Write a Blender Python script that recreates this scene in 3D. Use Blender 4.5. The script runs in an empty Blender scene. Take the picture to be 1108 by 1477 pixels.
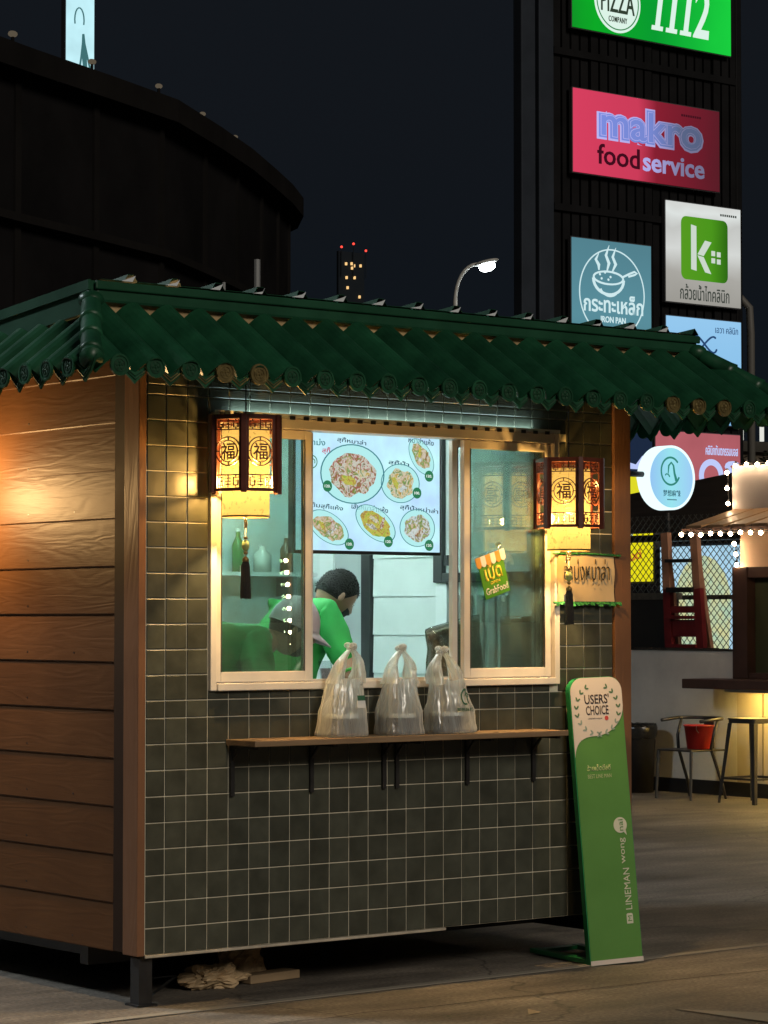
import bpy, bmesh, math, random
from mathutils import Vector, Matrix, noise
random.seed(11)
R = math.radians
sc = bpy.context.scene
COL = sc.collection

# ------------------------------------------------------------------ camera, sky, light, exposure
cam_d = bpy.data.cameras.new('camera')
cam = bpy.data.objects.new('camera', cam_d); COL.objects.link(cam)
cam_d.sensor_fit = 'VERTICAL'; cam_d.sensor_height = 36.0; cam_d.lens = 92.55
cam_d.clip_start = 0.1; cam_d.clip_end = 4000
cam.location = (-5.552, -8.523, 1.485)
cam.rotation_euler = (R(90 + 2.33), 0, R(-38.25))
sc.camera = cam

SUN_EL, SUN_AZ = 27.0, 187.0         # weak soft glow of the lit street behind the viewer
w = bpy.data.worlds.new('World'); sc.world = w; w.use_nodes = True
nt = w.node_tree; bg = nt.nodes['Background']
sky = nt.nodes.new('ShaderNodeTexSky'); sky.sky_type = 'NISHITA'; sky.sun_disc = False
sky.sun_elevation = R(-4.0); sky.sun_rotation = R(SUN_AZ); sky.air_density = 1.0; sky.dust_density = 0.5
mx = nt.nodes.new('ShaderNodeMix'); mx.data_type = 'RGBA'; mx.blend_type = 'ADD'; mx.inputs[0].default_value = 1.0
nt.links.new(sky.outputs[0], mx.inputs[6]); mx.inputs[7].default_value = (0.050, 0.072, 0.104, 1)
nt.links.new(mx.outputs[2], bg.inputs['Color']); bg.inputs['Strength'].default_value = 0.10

sd = bpy.data.lights.new('sun', 'SUN'); sd.energy = 1.25; sd.angle = R(16); sd.color = (1.0, 0.90, 0.76)
sun = bpy.data.objects.new('sun', sd); COL.objects.link(sun)
az, el = R(SUN_AZ), R(SUN_EL)
dvec = Vector((math.sin(az) * math.cos(el), math.cos(az) * math.cos(el), math.sin(el)))   # towards the light
sun.rotation_euler = dvec.to_track_quat('Z', 'Y').to_euler()

sc.view_settings.view_transform = 'Standard'; sc.view_settings.look = 'None'
sc.view_settings.exposure = 0.0; sc.view_settings.gamma = 1.0
sc.render.engine = 'CYCLES'
sc.cycles.use_denoising = True
sc.cycles.max_bounces = 8; sc.cycles.transparent_max_bounces = 16
sc.cycles.sample_clamp_indirect = 6.0
sc.cycles.caustics_reflective = False; sc.cycles.caustics_refractive = False

# ------------------------------------------------------------------ helpers
def tag(o, label=None, cat=None, group=None, kind=None):
    if label: o['label'] = label
    if cat: o['category'] = cat
    if group: o['group'] = group
    if kind: o['kind'] = kind
    return o

def empty(name, loc, rz=0.0, rx=0.0):
    o = bpy.data.objects.new(name, None); COL.objects.link(o)
    o.empty_display_size = 0.1
    o.location = loc; o.rotation_euler = (rx, 0, rz)
    return o

def wloc(o):
    v = Vector((0, 0, 0))
    while o is not None:
        v = v + Vector(o.location); o = o.parent
    return v

def link_mesh(name, me, mat=None, parent=None):
    o = bpy.data.objects.new(name, me); COL.objects.link(o)
    if mat is not None:
        me.materials.clear(); me.materials.append(mat)
    if parent is not None: o.parent = parent
    return o

class MB:
    def __init__(s): s.v = []; s.f = []
    def add(s, vs, fs, M=None):
        n = len(s.v)
        for p in vs:
            p = Vector(p)
            s.v.append(M @ p if M is not None else p)
        s.f += [[i + n for i in f] for f in fs]
        return s
    def box(s, x0, x1, y0, y1, z0, z1, M=None):
        return s.add([(x0,y0,z0),(x1,y0,z0),(x1,y1,z0),(x0,y1,z0),(x0,y0,z1),(x1,y0,z1),(x1,y1,z1),(x0,y1,z1)],
                     [(0,3,2,1),(4,5,6,7),(0,1,5,4),(1,2,6,5),(2,3,7,6),(3,0,4,7)], M)
    def bar(s, p0, p1, wx, wz, up=(0,0,1)):
        p0, p1 = Vector(p0), Vector(p1); d = (p1 - p0); L = d.length; d.normalize()
        u = Vector(up)
        if abs(d.dot(u)) > .98: u = Vector((1,0,0))
        x = d.cross(u).normalized(); z = x.cross(d)
        M = Matrix((x, d, z)).transposed().to_4x4(); M.translation = p0
        return s.box(-wx/2, wx/2, 0, L, -wz/2, wz/2, M)
    def cyl(s, p0, p1, r0, r1=None, n=12, caps=True, M=None):
        r1 = r0 if r1 is None else r1
        p0, p1 = Vector(p0), Vector(p1); d = (p1 - p0).normalized()
        u = Vector((0,0,1)) if abs(d.z) < .95 else Vector((1,0,0))
        a = d.cross(u).normalized(); b = d.cross(a)
        vs = [];
        for c, r in ((p0, r0), (p1, r1)):
            for i in range(n):
                t = 2*math.pi*i/n; vs.append(c + a*math.cos(t)*r + b*math.sin(t)*r)
        fs = [(i, (i+1) % n, n+(i+1) % n, n+i) for i in range(n)]
        if caps: fs += [tuple(range(n-1, -1, -1)), tuple(range(n, 2*n))]
        return s.add(vs, fs, M)
    def tube(s, pts, r, n=8, M=None, closed=False):
        pts = [Vector(p) for p in pts]; m = len(pts); vs = []; prev = None
        for k, p in enumerate(pts):
            if closed: d = pts[(k+1) % m] - pts[k-1]
            else: d = pts[min(k+1, m-1)] - pts[max(k-1, 0)]
            d.normalize()
            if prev is None:
                u = Vector((0,0,1)) if abs(d.z) < .9 else Vector((1,0,0))
                a = d.cross(u).normalized()
            else:
                a = (prev - d*prev.dot(d)).normalized()
            prev = a; b = d.cross(a)
            rr = r[k] if isinstance(r, (list, tuple)) else r
            for i in range(n):
                t = 2*math.pi*i/n; vs.append(p + a*math.cos(t)*rr + b*math.sin(t)*rr)
        fs = []
        for k in range(m if closed else m-1):
            k2 = (k+1) % m
            for i in range(n): fs.append((k*n+i, k*n+(i+1) % n, k2*n+(i+1) % n, k2*n+i))
        if not closed: fs += [tuple(range(n-1, -1, -1)), tuple(range((m-1)*n, m*n))]
        return s.add(vs, fs, M)
    def prism(s, poly, ax, a, b, M=None):
        n = len(poly)
        def P(q, t):
            return {'y': (q[0], t, q[1]), 'x': (t, q[0], q[1]), 'z': (q[0], q[1], t)}[ax]
        vs = [P(q, a) for q in poly] + [P(q, b) for q in poly]
        fs = [tuple(range(n)), tuple(range(2*n-1, n-1, -1))] + [(i, n+i, n+(i+1) % n, (i+1) % n) for i in range(n)]
        return s.add(vs, fs, M)
    def lathe(s, prof, c=(0,0,0), n=20, M=None):
        vs = []; m = len(prof)
        for r, z in prof:
            for i in range(n):
                t = 2*math.pi*i/n; vs.append((c[0]+r*math.cos(t), c[1]+r*math.sin(t), c[2]+z))
        fs = [(k*n+i, k*n+(i+1) % n, (k+1)*n+(i+1) % n, (k+1)*n+i) for k in range(m-1) for i in range(n)]
        return s.add(vs, fs, M)
    def ball(s, c, r, n=12, m=8, M=None):
        r = (r, r, r) if not isinstance(r, (tuple, list)) else r
        vs = []
        for k in range(m+1):
            ph = math.pi*k/m
            for i in range(n):
                t = 2*math.pi*i/n
                vs.append((c[0]+r[0]*math.sin(ph)*math.cos(t), c[1]+r[1]*math.sin(ph)*math.sin(t), c[2]-r[2]*math.cos(ph)))
        fs = [(k*n+i, k*n+(i+1) % n, (k+1)*n+(i+1) % n, (k+1)*n+i) for k in range(m) for i in range(n)]
        return s.add(vs, fs, M)
    def ring(s, c, r0, r1, y0, y1, n=28, sx=1.0, M=None, a0=0.0, a1=2*math.pi):
        """flat ring in the xz plane"""
        full = abs(a1-a0-2*math.pi) < 1e-6; k = n if full else n+1; vs = []
        for i in range(k):
            t = a0+(a1-a0)*i/n
            for r in (r0, r1):
                for y in (y0, y1): vs.append((c[0]+r*sx*math.cos(t), y, c[1]+r*math.sin(t)))
        fs = []
        for i in range(n):
            a, b = 4*i, 4*((i+1) % k)
            fs += [(a, b, b+2, a+2), (a+1, a+3, b+3, b+1), (a, a+1, b+1, b), (a+2, b+2, b+3, a+3)]
        return s.add(vs, fs, M)
    def mesh(s, name, off=None, smooth=False):
        me = bpy.data.meshes.new(name)
        off = Vector((0,0,0)) if off is None else off
        me.from_pydata([tuple(p - off) for p in s.v], [], s.f)
        bm = bmesh.new(); bm.from_mesh(me)
        bmesh.ops.remove_doubles(bm, verts=bm.verts, dist=1e-6)
        bmesh.ops.recalc_face_normals(bm, faces=bm.faces)
        bm.to_mesh(me); bm.free()
        if smooth:
            for p in me.polygons: p.use_smooth = True
        return me
    def build(s, name, mat, parent=None, smooth=False, bevel=0.0, local=False, segs=2):
        loc = None
        if parent is None and not local:
            xs = [p.x for p in s.v]; ys = [p.y for p in s.v]; zs = [p.z for p in s.v]
            loc = Vector(((min(xs)+max(xs))/2, (min(ys)+max(ys))/2, min(zs))); off = loc
        elif local or parent is None: off = Vector((0,0,0))
        else: off = wloc(parent)
        o = link_mesh(name, s.mesh(name, off, smooth), mat, parent)
        if loc is not None: o.location = loc
        if bevel:
            b = o.modifiers.new('bevel', 'BEVEL'); b.width = bevel; b.segments = segs; b.limit_method = 'ANGLE'
        return o

def B(x0, x1, y0, y1, z0, z1): return MB().box(x0, x1, y0, y1, z0, z1)

# ---- node helpers
def newmat(name):
    m = bpy.data.materials.new(name); m.use_nodes = True
    t = m.node_tree; t.nodes.clear()
    out = t.nodes.new('ShaderNodeOutputMaterial')
    return m, t, out

def N(t, typ, **kw):
    n = t.nodes.new(typ)
    for k, v in kw.items():
        if k.startswith('i_'):
            n.inputs[k[2:].replace('_', ' ')].default_value = v
        else: setattr(n, k, v)
    return n

def pmat(name, col, rough=.5, metal=0.0, var=0.0, vs=6.0, bump=0.0, bs=40.0, spec=.5, rnd=0.0, stretch=(1,1,1), coat=0.0, col2=None):
    """principled with noise variation of colour, roughness and relief"""
    m, t, out = newmat(name)
    p = N(t, 'ShaderNodeBsdfPrincipled'); t.links.new(p.outputs[0], out.inputs[0])
    p.inputs['Base Color'].default_value = (*col, 1); p.inputs['Roughness'].default_value = rough
    p.inputs['Metallic'].default_value = metal; p.inputs['Specular IOR Level'].default_value = spec
    p.inputs['Coat Weight'].default_value = coat
    tc = N(t, 'ShaderNodeTexCoord'); mp = N(t, 'ShaderNodeMapping'); mp.inputs['Scale'].default_value = stretch
    t.links.new(tc.outputs['Object'], mp.inputs[0]); vec = mp.outputs[0]
    if rnd:
        oi = N(t, 'ShaderNodeObjectInfo'); va = N(t, 'ShaderNodeVectorMath', operation='ADD')
        sc_ = N(t, 'ShaderNodeMath', operation='MULTIPLY'); sc_.inputs[1].default_value = 37.0
        t.links.new(oi.outputs['Random'], sc_.inputs[0]); t.links.new(vec, va.inputs[0]); t.links.new(sc_.outputs[0], va.inputs[1]); vec = va.outputs[0]
    if var or rnd:
        nz = N(t, 'ShaderNodeTexNoise', i_Scale=vs, i_Detail=6.0, i_Roughness=.6)
        t.links.new(vec, nz.inputs['Vector'])
        mr = N(t, 'ShaderNodeMapRange'); mr.inputs[1].default_value = .3; mr.inputs[2].default_value = .7
        t.links.new(nz.outputs[0], mr.inputs[0])
        mix = N(t, 'ShaderNodeMix', data_type='RGBA')
        c2 = col2 if col2 is not None else tuple(c*(1+var) for c in col)
        c1 = col if col2 is not None else tuple(c*(1-var) for c in col)
        mix.inputs[6].default_value = (*c1, 1); mix.inputs[7].default_value = (*c2, 1)
        t.links.new(mr.outputs[0], mix.inputs[0]); last = mix.outputs[2]
        if rnd:
            hs = N(t, 'ShaderNodeHueSaturation'); m2 = N(t, 'ShaderNodeMapRange')
            m2.inputs[3].default_value = 1-rnd; m2.inputs[4].default_value = 1+rnd
            t.links.new(oi.outputs['Random'], m2.inputs[0]); t.links.new(m2.outputs[0], hs.inputs['Value']); t.links.new(last, hs.inputs['Color']); last = hs.outputs[0]
        t.links.new(last, p.inputs['Base Color'])
        r2 = N(t, 'ShaderNodeMapRange'); r2.inputs[3].default_value = max(.02, rough-.12); r2.inputs[4].default_value = min(1, rough+.12)
        t.links.new(nz.outputs[0], r2.inputs[0]); t.links.new(r2.outputs[0], p.inputs['Roughness'])
    if bump:
        n2 = N(t, 'ShaderNodeTexNoise', i_Scale=bs, i_Detail=5.0); t.links.new(vec, n2.inputs['Vector'])
        bp = N(t, 'ShaderNodeBump', i_Strength=bump, i_Distance=.01); t.links.new(n2.outputs[0], bp.inputs['Height'])
        t.links.new(bp.outputs[0], p.inputs['Normal'])
    return m

def emat(name, col, st=1.0, var=0.0, vs=3.0, col2=None, spec=0.0, rnd=False):
    """a surface that gives off light"""
    m, t, out = newmat(name)
    e = N(t, 'ShaderNodeEmission'); e.inputs[0].default_value = (*col, 1); e.inputs[1].default_value = st
    if var or col2 is not None:
        tc = N(t, 'ShaderNodeTexCoord'); nz = N(t, 'ShaderNodeTexNoise', i_Scale=vs, i_Detail=3.0)
        t.links.new(tc.outputs['Object'], nz.inputs['Vector'])
        mr = N(t, 'ShaderNodeMapRange'); mr.inputs[1].default_value = .32; mr.inputs[2].default_value = .68
        t.links.new(nz.outputs[0], mr.inputs[0])
        mix = N(t, 'ShaderNodeMix', data_type='RGBA')
        mix.inputs[6].default_value = (*(tuple(c*(1-var) for c in col)), 1)
        mix.inputs[7].default_value = (*(col2 if col2 is not None else tuple(c*(1+var) for c in col)), 1)
        t.links.new(mr.outputs[0], mix.inputs[0]); t.links.new(mix.outputs[2], e.inputs[0])
    if spec:
        g = N(t, 'ShaderNodeBsdfGlossy'); g.inputs['Roughness'].default_value = .2
        mxx = N(t, 'ShaderNodeMixShader'); mxx.inputs[0].default_value = spec
        t.links.new(e.outputs[0], mxx.inputs[1]); t.links.new(g.outputs[0], mxx.inputs[2]); t.links.new(mxx.outputs[0], out.inputs[0])
    else: t.links.new(e.outputs[0], out.inputs[0])
    return m

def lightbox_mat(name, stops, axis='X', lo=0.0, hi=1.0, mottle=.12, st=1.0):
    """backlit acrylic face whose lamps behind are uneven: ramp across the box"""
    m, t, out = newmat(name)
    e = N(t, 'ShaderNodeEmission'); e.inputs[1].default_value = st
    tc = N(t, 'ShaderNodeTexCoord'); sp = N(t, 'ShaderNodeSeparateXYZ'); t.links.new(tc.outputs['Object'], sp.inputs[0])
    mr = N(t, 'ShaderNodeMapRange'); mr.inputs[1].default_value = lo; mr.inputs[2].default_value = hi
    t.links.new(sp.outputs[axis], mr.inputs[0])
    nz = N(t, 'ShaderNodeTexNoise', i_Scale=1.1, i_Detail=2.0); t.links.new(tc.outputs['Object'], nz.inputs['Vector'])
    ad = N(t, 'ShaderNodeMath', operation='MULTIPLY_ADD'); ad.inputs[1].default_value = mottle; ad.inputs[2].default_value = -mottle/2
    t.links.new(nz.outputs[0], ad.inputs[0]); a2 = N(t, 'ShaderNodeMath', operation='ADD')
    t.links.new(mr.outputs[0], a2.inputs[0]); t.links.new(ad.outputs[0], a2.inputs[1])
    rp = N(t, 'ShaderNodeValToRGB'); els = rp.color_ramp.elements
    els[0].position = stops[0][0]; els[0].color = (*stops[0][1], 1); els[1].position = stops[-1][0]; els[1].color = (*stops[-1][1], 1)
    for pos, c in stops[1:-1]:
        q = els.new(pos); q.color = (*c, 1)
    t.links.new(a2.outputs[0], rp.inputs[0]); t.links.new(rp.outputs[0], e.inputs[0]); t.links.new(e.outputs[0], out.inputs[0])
    return m

def glassmat(name, tint, refl=.08, rough=0.0, haze=0.0, hazecol=(.5,.6,.55), dirt=True):
    m, t, out = newmat(name)
    tr = N(t, 'ShaderNodeBsdfTransparent'); tr.inputs[0].default_value = (*tint, 1)
    last = tr.outputs[0]
    if haze:
        df = N(t, 'ShaderNodeBsdfDiffuse'); df.inputs[0].default_value = (*hazecol, 1)
        mh = N(t, 'ShaderNodeMixShader'); mh.inputs[0].default_value = haze
        if dirt:
            tc = N(t, 'ShaderNodeTexCoord'); nz = N(t, 'ShaderNodeTexNoise', i_Scale=9.0, i_Detail=6.0); t.links.new(tc.outputs['Object'], nz.inputs['Vector'])
            mr = N(t, 'ShaderNodeMapRange'); mr.inputs[1].default_value = .35; mr.inputs[2].default_value = .75; mr.inputs[3].default_value = haze*.5; mr.inputs[4].default_value = haze*1.9
            t.links.new(nz.outputs[0], mr.inputs[0]); t.links.new(mr.outputs[0], mh.inputs[0])
        t.links.new(last, mh.inputs[1]); t.links.new(df.outputs[0], mh.inputs[2]); last = mh.outputs[0]
    gl = N(t, 'ShaderNodeBsdfGlossy'); gl.inputs['Roughness'].default_value = rough
    lw = N(t, 'ShaderNodeFresnel'); lw.inputs[0].default_value = 1.5
    ma = N(t, 'ShaderNodeMath', operation='ADD'); ma.inputs[1].default_value = refl; t.links.new(lw.outputs[0], ma.inputs[0])
    ms = N(t, 'ShaderNodeMixShader'); t.links.new(ma.outputs[0], ms.inputs[0])
    t.links.new(last, ms.inputs[1]); t.links.new(gl.outputs[0], ms.inputs[2]); t.links.new(ms.outputs[0], out.inputs[0])
    return m

# ---- text as thin raised lettering, fitted into a box of the xz plane (faces -y)
def text_mesh(body, ext=.002, offset=0.0, shear=0.0, space=1.0, res=3):
    cu = bpy.data.curves.new('lettering', 'FONT'); cu.body = body
    cu.extrude = 0.0; cu.offset = offset; cu.shear = shear; cu.space_character = space; cu.resolution_u = res
    o = bpy.data.objects.new('lettering_tmp', cu); COL.objects.link(o)
    bpy.context.view_layer.update()
    dg = bpy.context.evaluated_depsgraph_get()
    me = bpy.data.meshes.new_from_object(o.evaluated_get(dg))
    bpy.data.objects.remove(o); bpy.data.curves.remove(cu)
    return me

def text(body, x0, x1, z0, z1, y, mat, parent, name='lettering', offset=0.0, shear=0.0, th=.004, space=1.0, keep=None, local=False, rot=0.0, ref=None, base=None):
    me = text_mesh(body, offset=offset, shear=shear, space=space)
    vs = me.vertices
    if len(vs) == 0: return None
    bx = (min(v.co.x for v in vs), max(v.co.x for v in vs), min(v.co.y for v in vs), max(v.co.y for v in vs)) if ref is None else ref
    off = Vector((0,0,0)) if (local or parent is None) else wloc(parent)
    cx, cz = (x0+x1)/2, (z0+z1)/2
    sx = (x1-x0)/max(1e-6, bx[1]-bx[0]); sz = (z1-z0)/max(1e-6, bx[3]-bx[2])
    for v in vs:
        px = (v.co.x-(bx[0]+bx[1])/2)*sx; pz = (v.co.y-(bx[2]+bx[3])/2)*sz
        if rot: px, pz = px*math.cos(rot)-pz*math.sin(rot), px*math.sin(rot)+pz*math.cos(rot)
        v.co = Vector((cx+px, y, cz+pz)) - off
    bm = bmesh.new(); bm.from_mesh(me)
    if th:
        r = bmesh.ops.extrude_face_region(bm, geom=list(bm.faces))
        bmesh.ops.translate(bm, verts=[e for e in r['geom'] if isinstance(e, bmesh.types.BMVert)], vec=(0, -th, 0))
        bmesh.ops.recalc_face_normals(bm, faces=bm.faces)
    bm.to_mesh(me); bm.free(); me.name = name
    o = link_mesh(name, me, mat, parent)
    return (o, bx)

def glow_glass(name, col, st):
    m, t, out = newmat(name)
    tr = N(t, 'ShaderNodeBsdfTransparent'); e = N(t, 'ShaderNodeEmission'); e.inputs[0].default_value = (*col, 1); e.inputs[1].default_value = st
    x = N(t, 'ShaderNodeMixShader'); x.inputs[0].default_value = .25; t.links.new(tr.outputs[0], x.inputs[1]); t.links.new(e.outputs[0], x.inputs[2]); t.links.new(x.outputs[0], out.inputs[0])
    return m

# ------------------------------------------------------------------ materials
def ground_mat():
    m, t, out = newmat('concrete_yard')
    p = N(t, 'ShaderNodeBsdfPrincipled'); t.links.new(p.outputs[0], out.inputs[0])
    tc = N(t, 'ShaderNodeTexCoord')
    n1 = N(t, 'ShaderNodeTexNoise', i_Scale=.55, i_Detail=8.0, i_Roughness=.62); t.links.new(tc.outputs['Object'], n1.inputs['Vector'])
    mp = N(t, 'ShaderNodeMapping'); mp.inputs['Scale'].default_value = (.5, 2.2, 1); t.links.new(tc.outputs['Object'], mp.inputs[0])
    n2 = N(t, 'ShaderNodeTexNoise', i_Scale=1.6, i_Detail=7.0, i_Roughness=.7); t.links.new(mp.outputs[0], n2.inputs['Vector'])
    n3 = N(t, 'ShaderNodeTexNoise', i_Scale=60.0, i_Detail=5.0); t.links.new(tc.outputs['Object'], n3.inputs['Vector'])
    r1 = N(t, 'ShaderNodeValToRGB'); r1.color_ramp.elements[0].position = .36; r1.color_ramp.elements[0].color = (.085, .074, .062, 1)
    r1.color_ramp.elements[1].position = .66; r1.color_ramp.elements[1].color = (.215, .188, .156, 1)
    t.links.new(n1.outputs[0], r1.inputs[0])
    r2 = N(t, 'ShaderNodeMapRange'); r2.inputs[1].default_value = .3; r2.inputs[2].default_value = .7; r2.inputs[3].default_value = .38; r2.inputs[4].default_value = 1.55
    t.links.new(n2.outputs[0], r2.inputs[0])
    r3 = N(t, 'ShaderNodeMapRange'); r3.inputs[1].default_value = .3; r3.inputs[2].default_value = .7; r3.inputs[3].default_value = .62; r3.inputs[4].default_value = 1.38
    t.links.new(n3.outputs[0], r3.inputs[0])
    mm = N(t, 'ShaderNodeMath', operation='MULTIPLY'); t.links.new(r2.outputs[0], mm.inputs[0]); t.links.new(r3.outputs[0], mm.inputs[1])
    # thin wandering cracks
    nw = N(t, 'ShaderNodeTexNoise', i_Scale=2.0, i_Detail=4.0); t.links.new(tc.outputs['Object'], nw.inputs['Vector'])
    vm = N(t, 'ShaderNodeVectorMath', operation='MULTIPLY_ADD'); vm.inputs[1].default_value = (.5,.5,.5); t.links.new(nw.outputs['Color'], vm.inputs[0]); t.links.new(tc.outputs['Object'], vm.inputs[2])
    vo = N(t, 'ShaderNodeTexVoronoi', feature='DISTANCE_TO_EDGE', i_Scale=.33); t.links.new(vm.outputs[0], vo.inputs['Vector'])
    rc = N(t, 'ShaderNodeMapRange'); rc.inputs[1].default_value = .0; rc.inputs[2].default_value = .004; rc.inputs[3].default_value = .45; rc.inputs[4].default_value = 1.0
    t.links.new(vo.outputs['Distance'], rc.inputs[0])
    m4 = N(t, 'ShaderNodeMath', operation='MULTIPLY'); t.links.new(mm.outputs[0], m4.inputs[0]); t.links.new(rc.outputs[0], m4.inputs[1])
    mc = N(t, 'ShaderNodeVectorMath', operation='SCALE'); t.links.new(r1.outputs[0], mc.inputs[0]); t.links.new(m4.outputs[0], mc.inputs['Scale'])
    t.links.new(mc.outputs[0], p.inputs['Base Color'])
    rr = N(t, 'ShaderNodeMapRange'); rr.inputs[3].default_value = .45; rr.inputs[4].default_value = .85; t.links.new(n2.outputs[0], rr.inputs[0]); t.links.new(rr.outputs[0], p.inputs['Roughness'])
    bp = N(t, 'ShaderNodeBump', i_Strength=.35, i_Distance=.006); t.links.new(n3.outputs[0], bp.inputs['Height']); t.links.new(bp.outputs[0], p.inputs['Normal'])
    return m

def wood_board_mat(name, c1, c2, along='Y', rough=.42, depth=.5):
    """fibre-cement board with embossed cathedral grain"""
    m, t, out = newmat(name)
    p = N(t, 'ShaderNodeBsdfPrincipled'); t.links.new(p.outputs[0], out.inputs[0]); p.inputs['Roughness'].default_value = rough; p.inputs['Specular IOR Level'].default_value = .18
    tc = N(t, 'ShaderNodeTexCoord'); oi = N(t, 'ShaderNodeObjectInfo')
    sc_ = N(t, 'ShaderNodeMath', operation='MULTIPLY'); sc_.inputs[1].default_value = 23.0; t.links.new(oi.outputs['Random'], sc_.inputs[0])
    va = N(t, 'ShaderNodeVectorMath', operation='ADD'); t.links.new(tc.outputs['Object'], va.inputs[0]); t.links.new(sc_.outputs[0], va.inputs[1])
    mp = N(t, 'ShaderNodeMapping'); mp.inputs['Scale'].default_value = {'Y': (1,.55,4.0), 'Z': (4,4,.5), 'X': (.55,1,4)}[along]
    t.links.new(va.outputs[0], mp.inputs[0])
    n1 = N(t, 'ShaderNodeTexNoise', i_Scale=2.2, i_Detail=2.5, i_Distortion=.6); t.links.new(mp.outputs[0], n1.inputs['Vector'])
    mu = N(t, 'ShaderNodeMath', operation='MULTIPLY'); mu.inputs[1].default_value = 48.0; t.links.new(n1.outputs[0], mu.inputs[0])
    si = N(t, 'ShaderNodeMath', operation='SINE'); t.links.new(mu.outputs[0], si.inputs[0])
    mp2 = N(t, 'ShaderNodeMapping'); mp2.inputs['Scale'].default_value = {'Y': (1,4,60), 'Z': (60,60,4), 'X': (4,1,60)}[along]; t.links.new(va.outputs[0], mp2.inputs[0])
    n2 = N(t, 'ShaderNodeTexNoise', i_Scale=3.0, i_Detail=4.0); t.links.new(mp2.outputs[0], n2.inputs['Vector'])
    hh = N(t, 'ShaderNodeMath', operation='MULTIPLY_ADD'); hh.inputs[1].default_value = .45; t.links.new(si.outputs[0], hh.inputs[0]); t.links.new(n2.outputs[0], hh.inputs[2])
    bp = N(t, 'ShaderNodeBump', i_Strength=depth, i_Distance=.003); t.links.new(hh.outputs[0], bp.inputs['Height']); t.links.new(bp.outputs[0], p.inputs['Normal'])
    n3 = N(t, 'ShaderNodeTexNoise', i_Scale=3.0, i_Detail=5.0); t.links.new(va.outputs[0], n3.inputs['Vector'])
    mr = N(t, 'ShaderNodeMapRange'); mr.inputs[1].default_value = .3; mr.inputs[2].default_value = .7; t.links.new(n3.outputs[0], mr.inputs[0])
    mix = N(t, 'ShaderNodeMix', data_type='RGBA'); mix.inputs[6].default_value = (*c1, 1); mix.inputs[7].default_value = (*c2, 1); t.links.new(mr.outputs[0], mix.inputs[0])
    hs = N(t, 'ShaderNodeHueSaturation'); m2 = N(t, 'ShaderNodeMapRange'); m2.inputs[3].default_value = .86; m2.inputs[4].default_value = 1.12
    t.links.new(oi.outputs['Random'], m2.inputs[0]); t.links.new(m2.outputs[0], hs.inputs['Value']); t.links.new(mix.outputs[2], hs.inputs['Color'])
    t.links.new(hs.outputs[0], p.inputs['Base Color'])
    return m

def plastic_bag_mat():
    m, t, out = newmat('thin_plastic_film')
    tr = N(t, 'ShaderNodeBsdfTransparent'); tr.inputs[0].default_value = (.96, .97, .95, 1)
    df = N(t, 'ShaderNodeBsdfDiffuse'); df.inputs[0].default_value = (.93, .95, .92, 1)
    tl = N(t, 'ShaderNodeBsdfTranslucent'); tl.inputs[0].default_value = (.95, .96, .94, 1)
    gl = N(t, 'ShaderNodeBsdfGlossy'); gl.inputs['Roughness'].default_value = .22
    tc = N(t, 'ShaderNodeTexCoord'); nz = N(t, 'ShaderNodeTexNoise', i_Scale=26.0, i_Detail=4.0, i_Distortion=1.2); t.links.new(tc.outputs['Object'], nz.inputs['Vector'])
    mp = N(t, 'ShaderNodeMapping'); mp.inputs['Scale'].default_value = (30, 30, 6); t.links.new(tc.outputs['Object'], mp.inputs[0])
    nf = N(t, 'ShaderNodeTexNoise', i_Scale=1.0, i_Detail=3.0, i_Distortion=.8); t.links.new(mp.outputs[0], nf.inputs['Vector'])
    add = N(t, 'ShaderNodeMath', operation='ADD'); add.inputs[0].default_value = 0.0; t.links.new(nf.outputs[0], add.inputs[1])
    bp = N(t, 'ShaderNodeBump', i_Strength=.8, i_Distance=.012); t.links.new(add.outputs[0], bp.inputs['Height'])
    for n in (df, tl, gl): t.links.new(bp.outputs[0], n.inputs['Normal'])
    a = N(t, 'ShaderNodeMixShader'); a.inputs[0].default_value = .45; t.links.new(df.outputs[0], a.inputs[1]); t.links.new(tl.outputs[0], a.inputs[2])
    b = N(t, 'ShaderNodeMixShader'); b.inputs[0].default_value = .25; t.links.new(a.outputs[0], b.inputs[1]); t.links.new(gl.outputs[0], b.inputs[2])
    lw = N(t, 'ShaderNodeLayerWeight'); lw.inputs[0].default_value = .42; t.links.new(bp.outputs[0], lw.inputs['Normal'])
    mr = N(t, 'ShaderNodeMapRange'); mr.inputs[3].default_value = .33; mr.inputs[4].default_value = 1.3; t.links.new(lw.outputs['Facing'], mr.inputs[0])
    c = N(t, 'ShaderNodeMixShader'); t.links.new(mr.outputs[0], c.inputs[0]); t.links.new(tr.outputs[0], c.inputs[1]); t.links.new(b.outputs[0], c.inputs[2])
    t.links.new(c.outputs[0], out.inputs[0])
    return m

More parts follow.
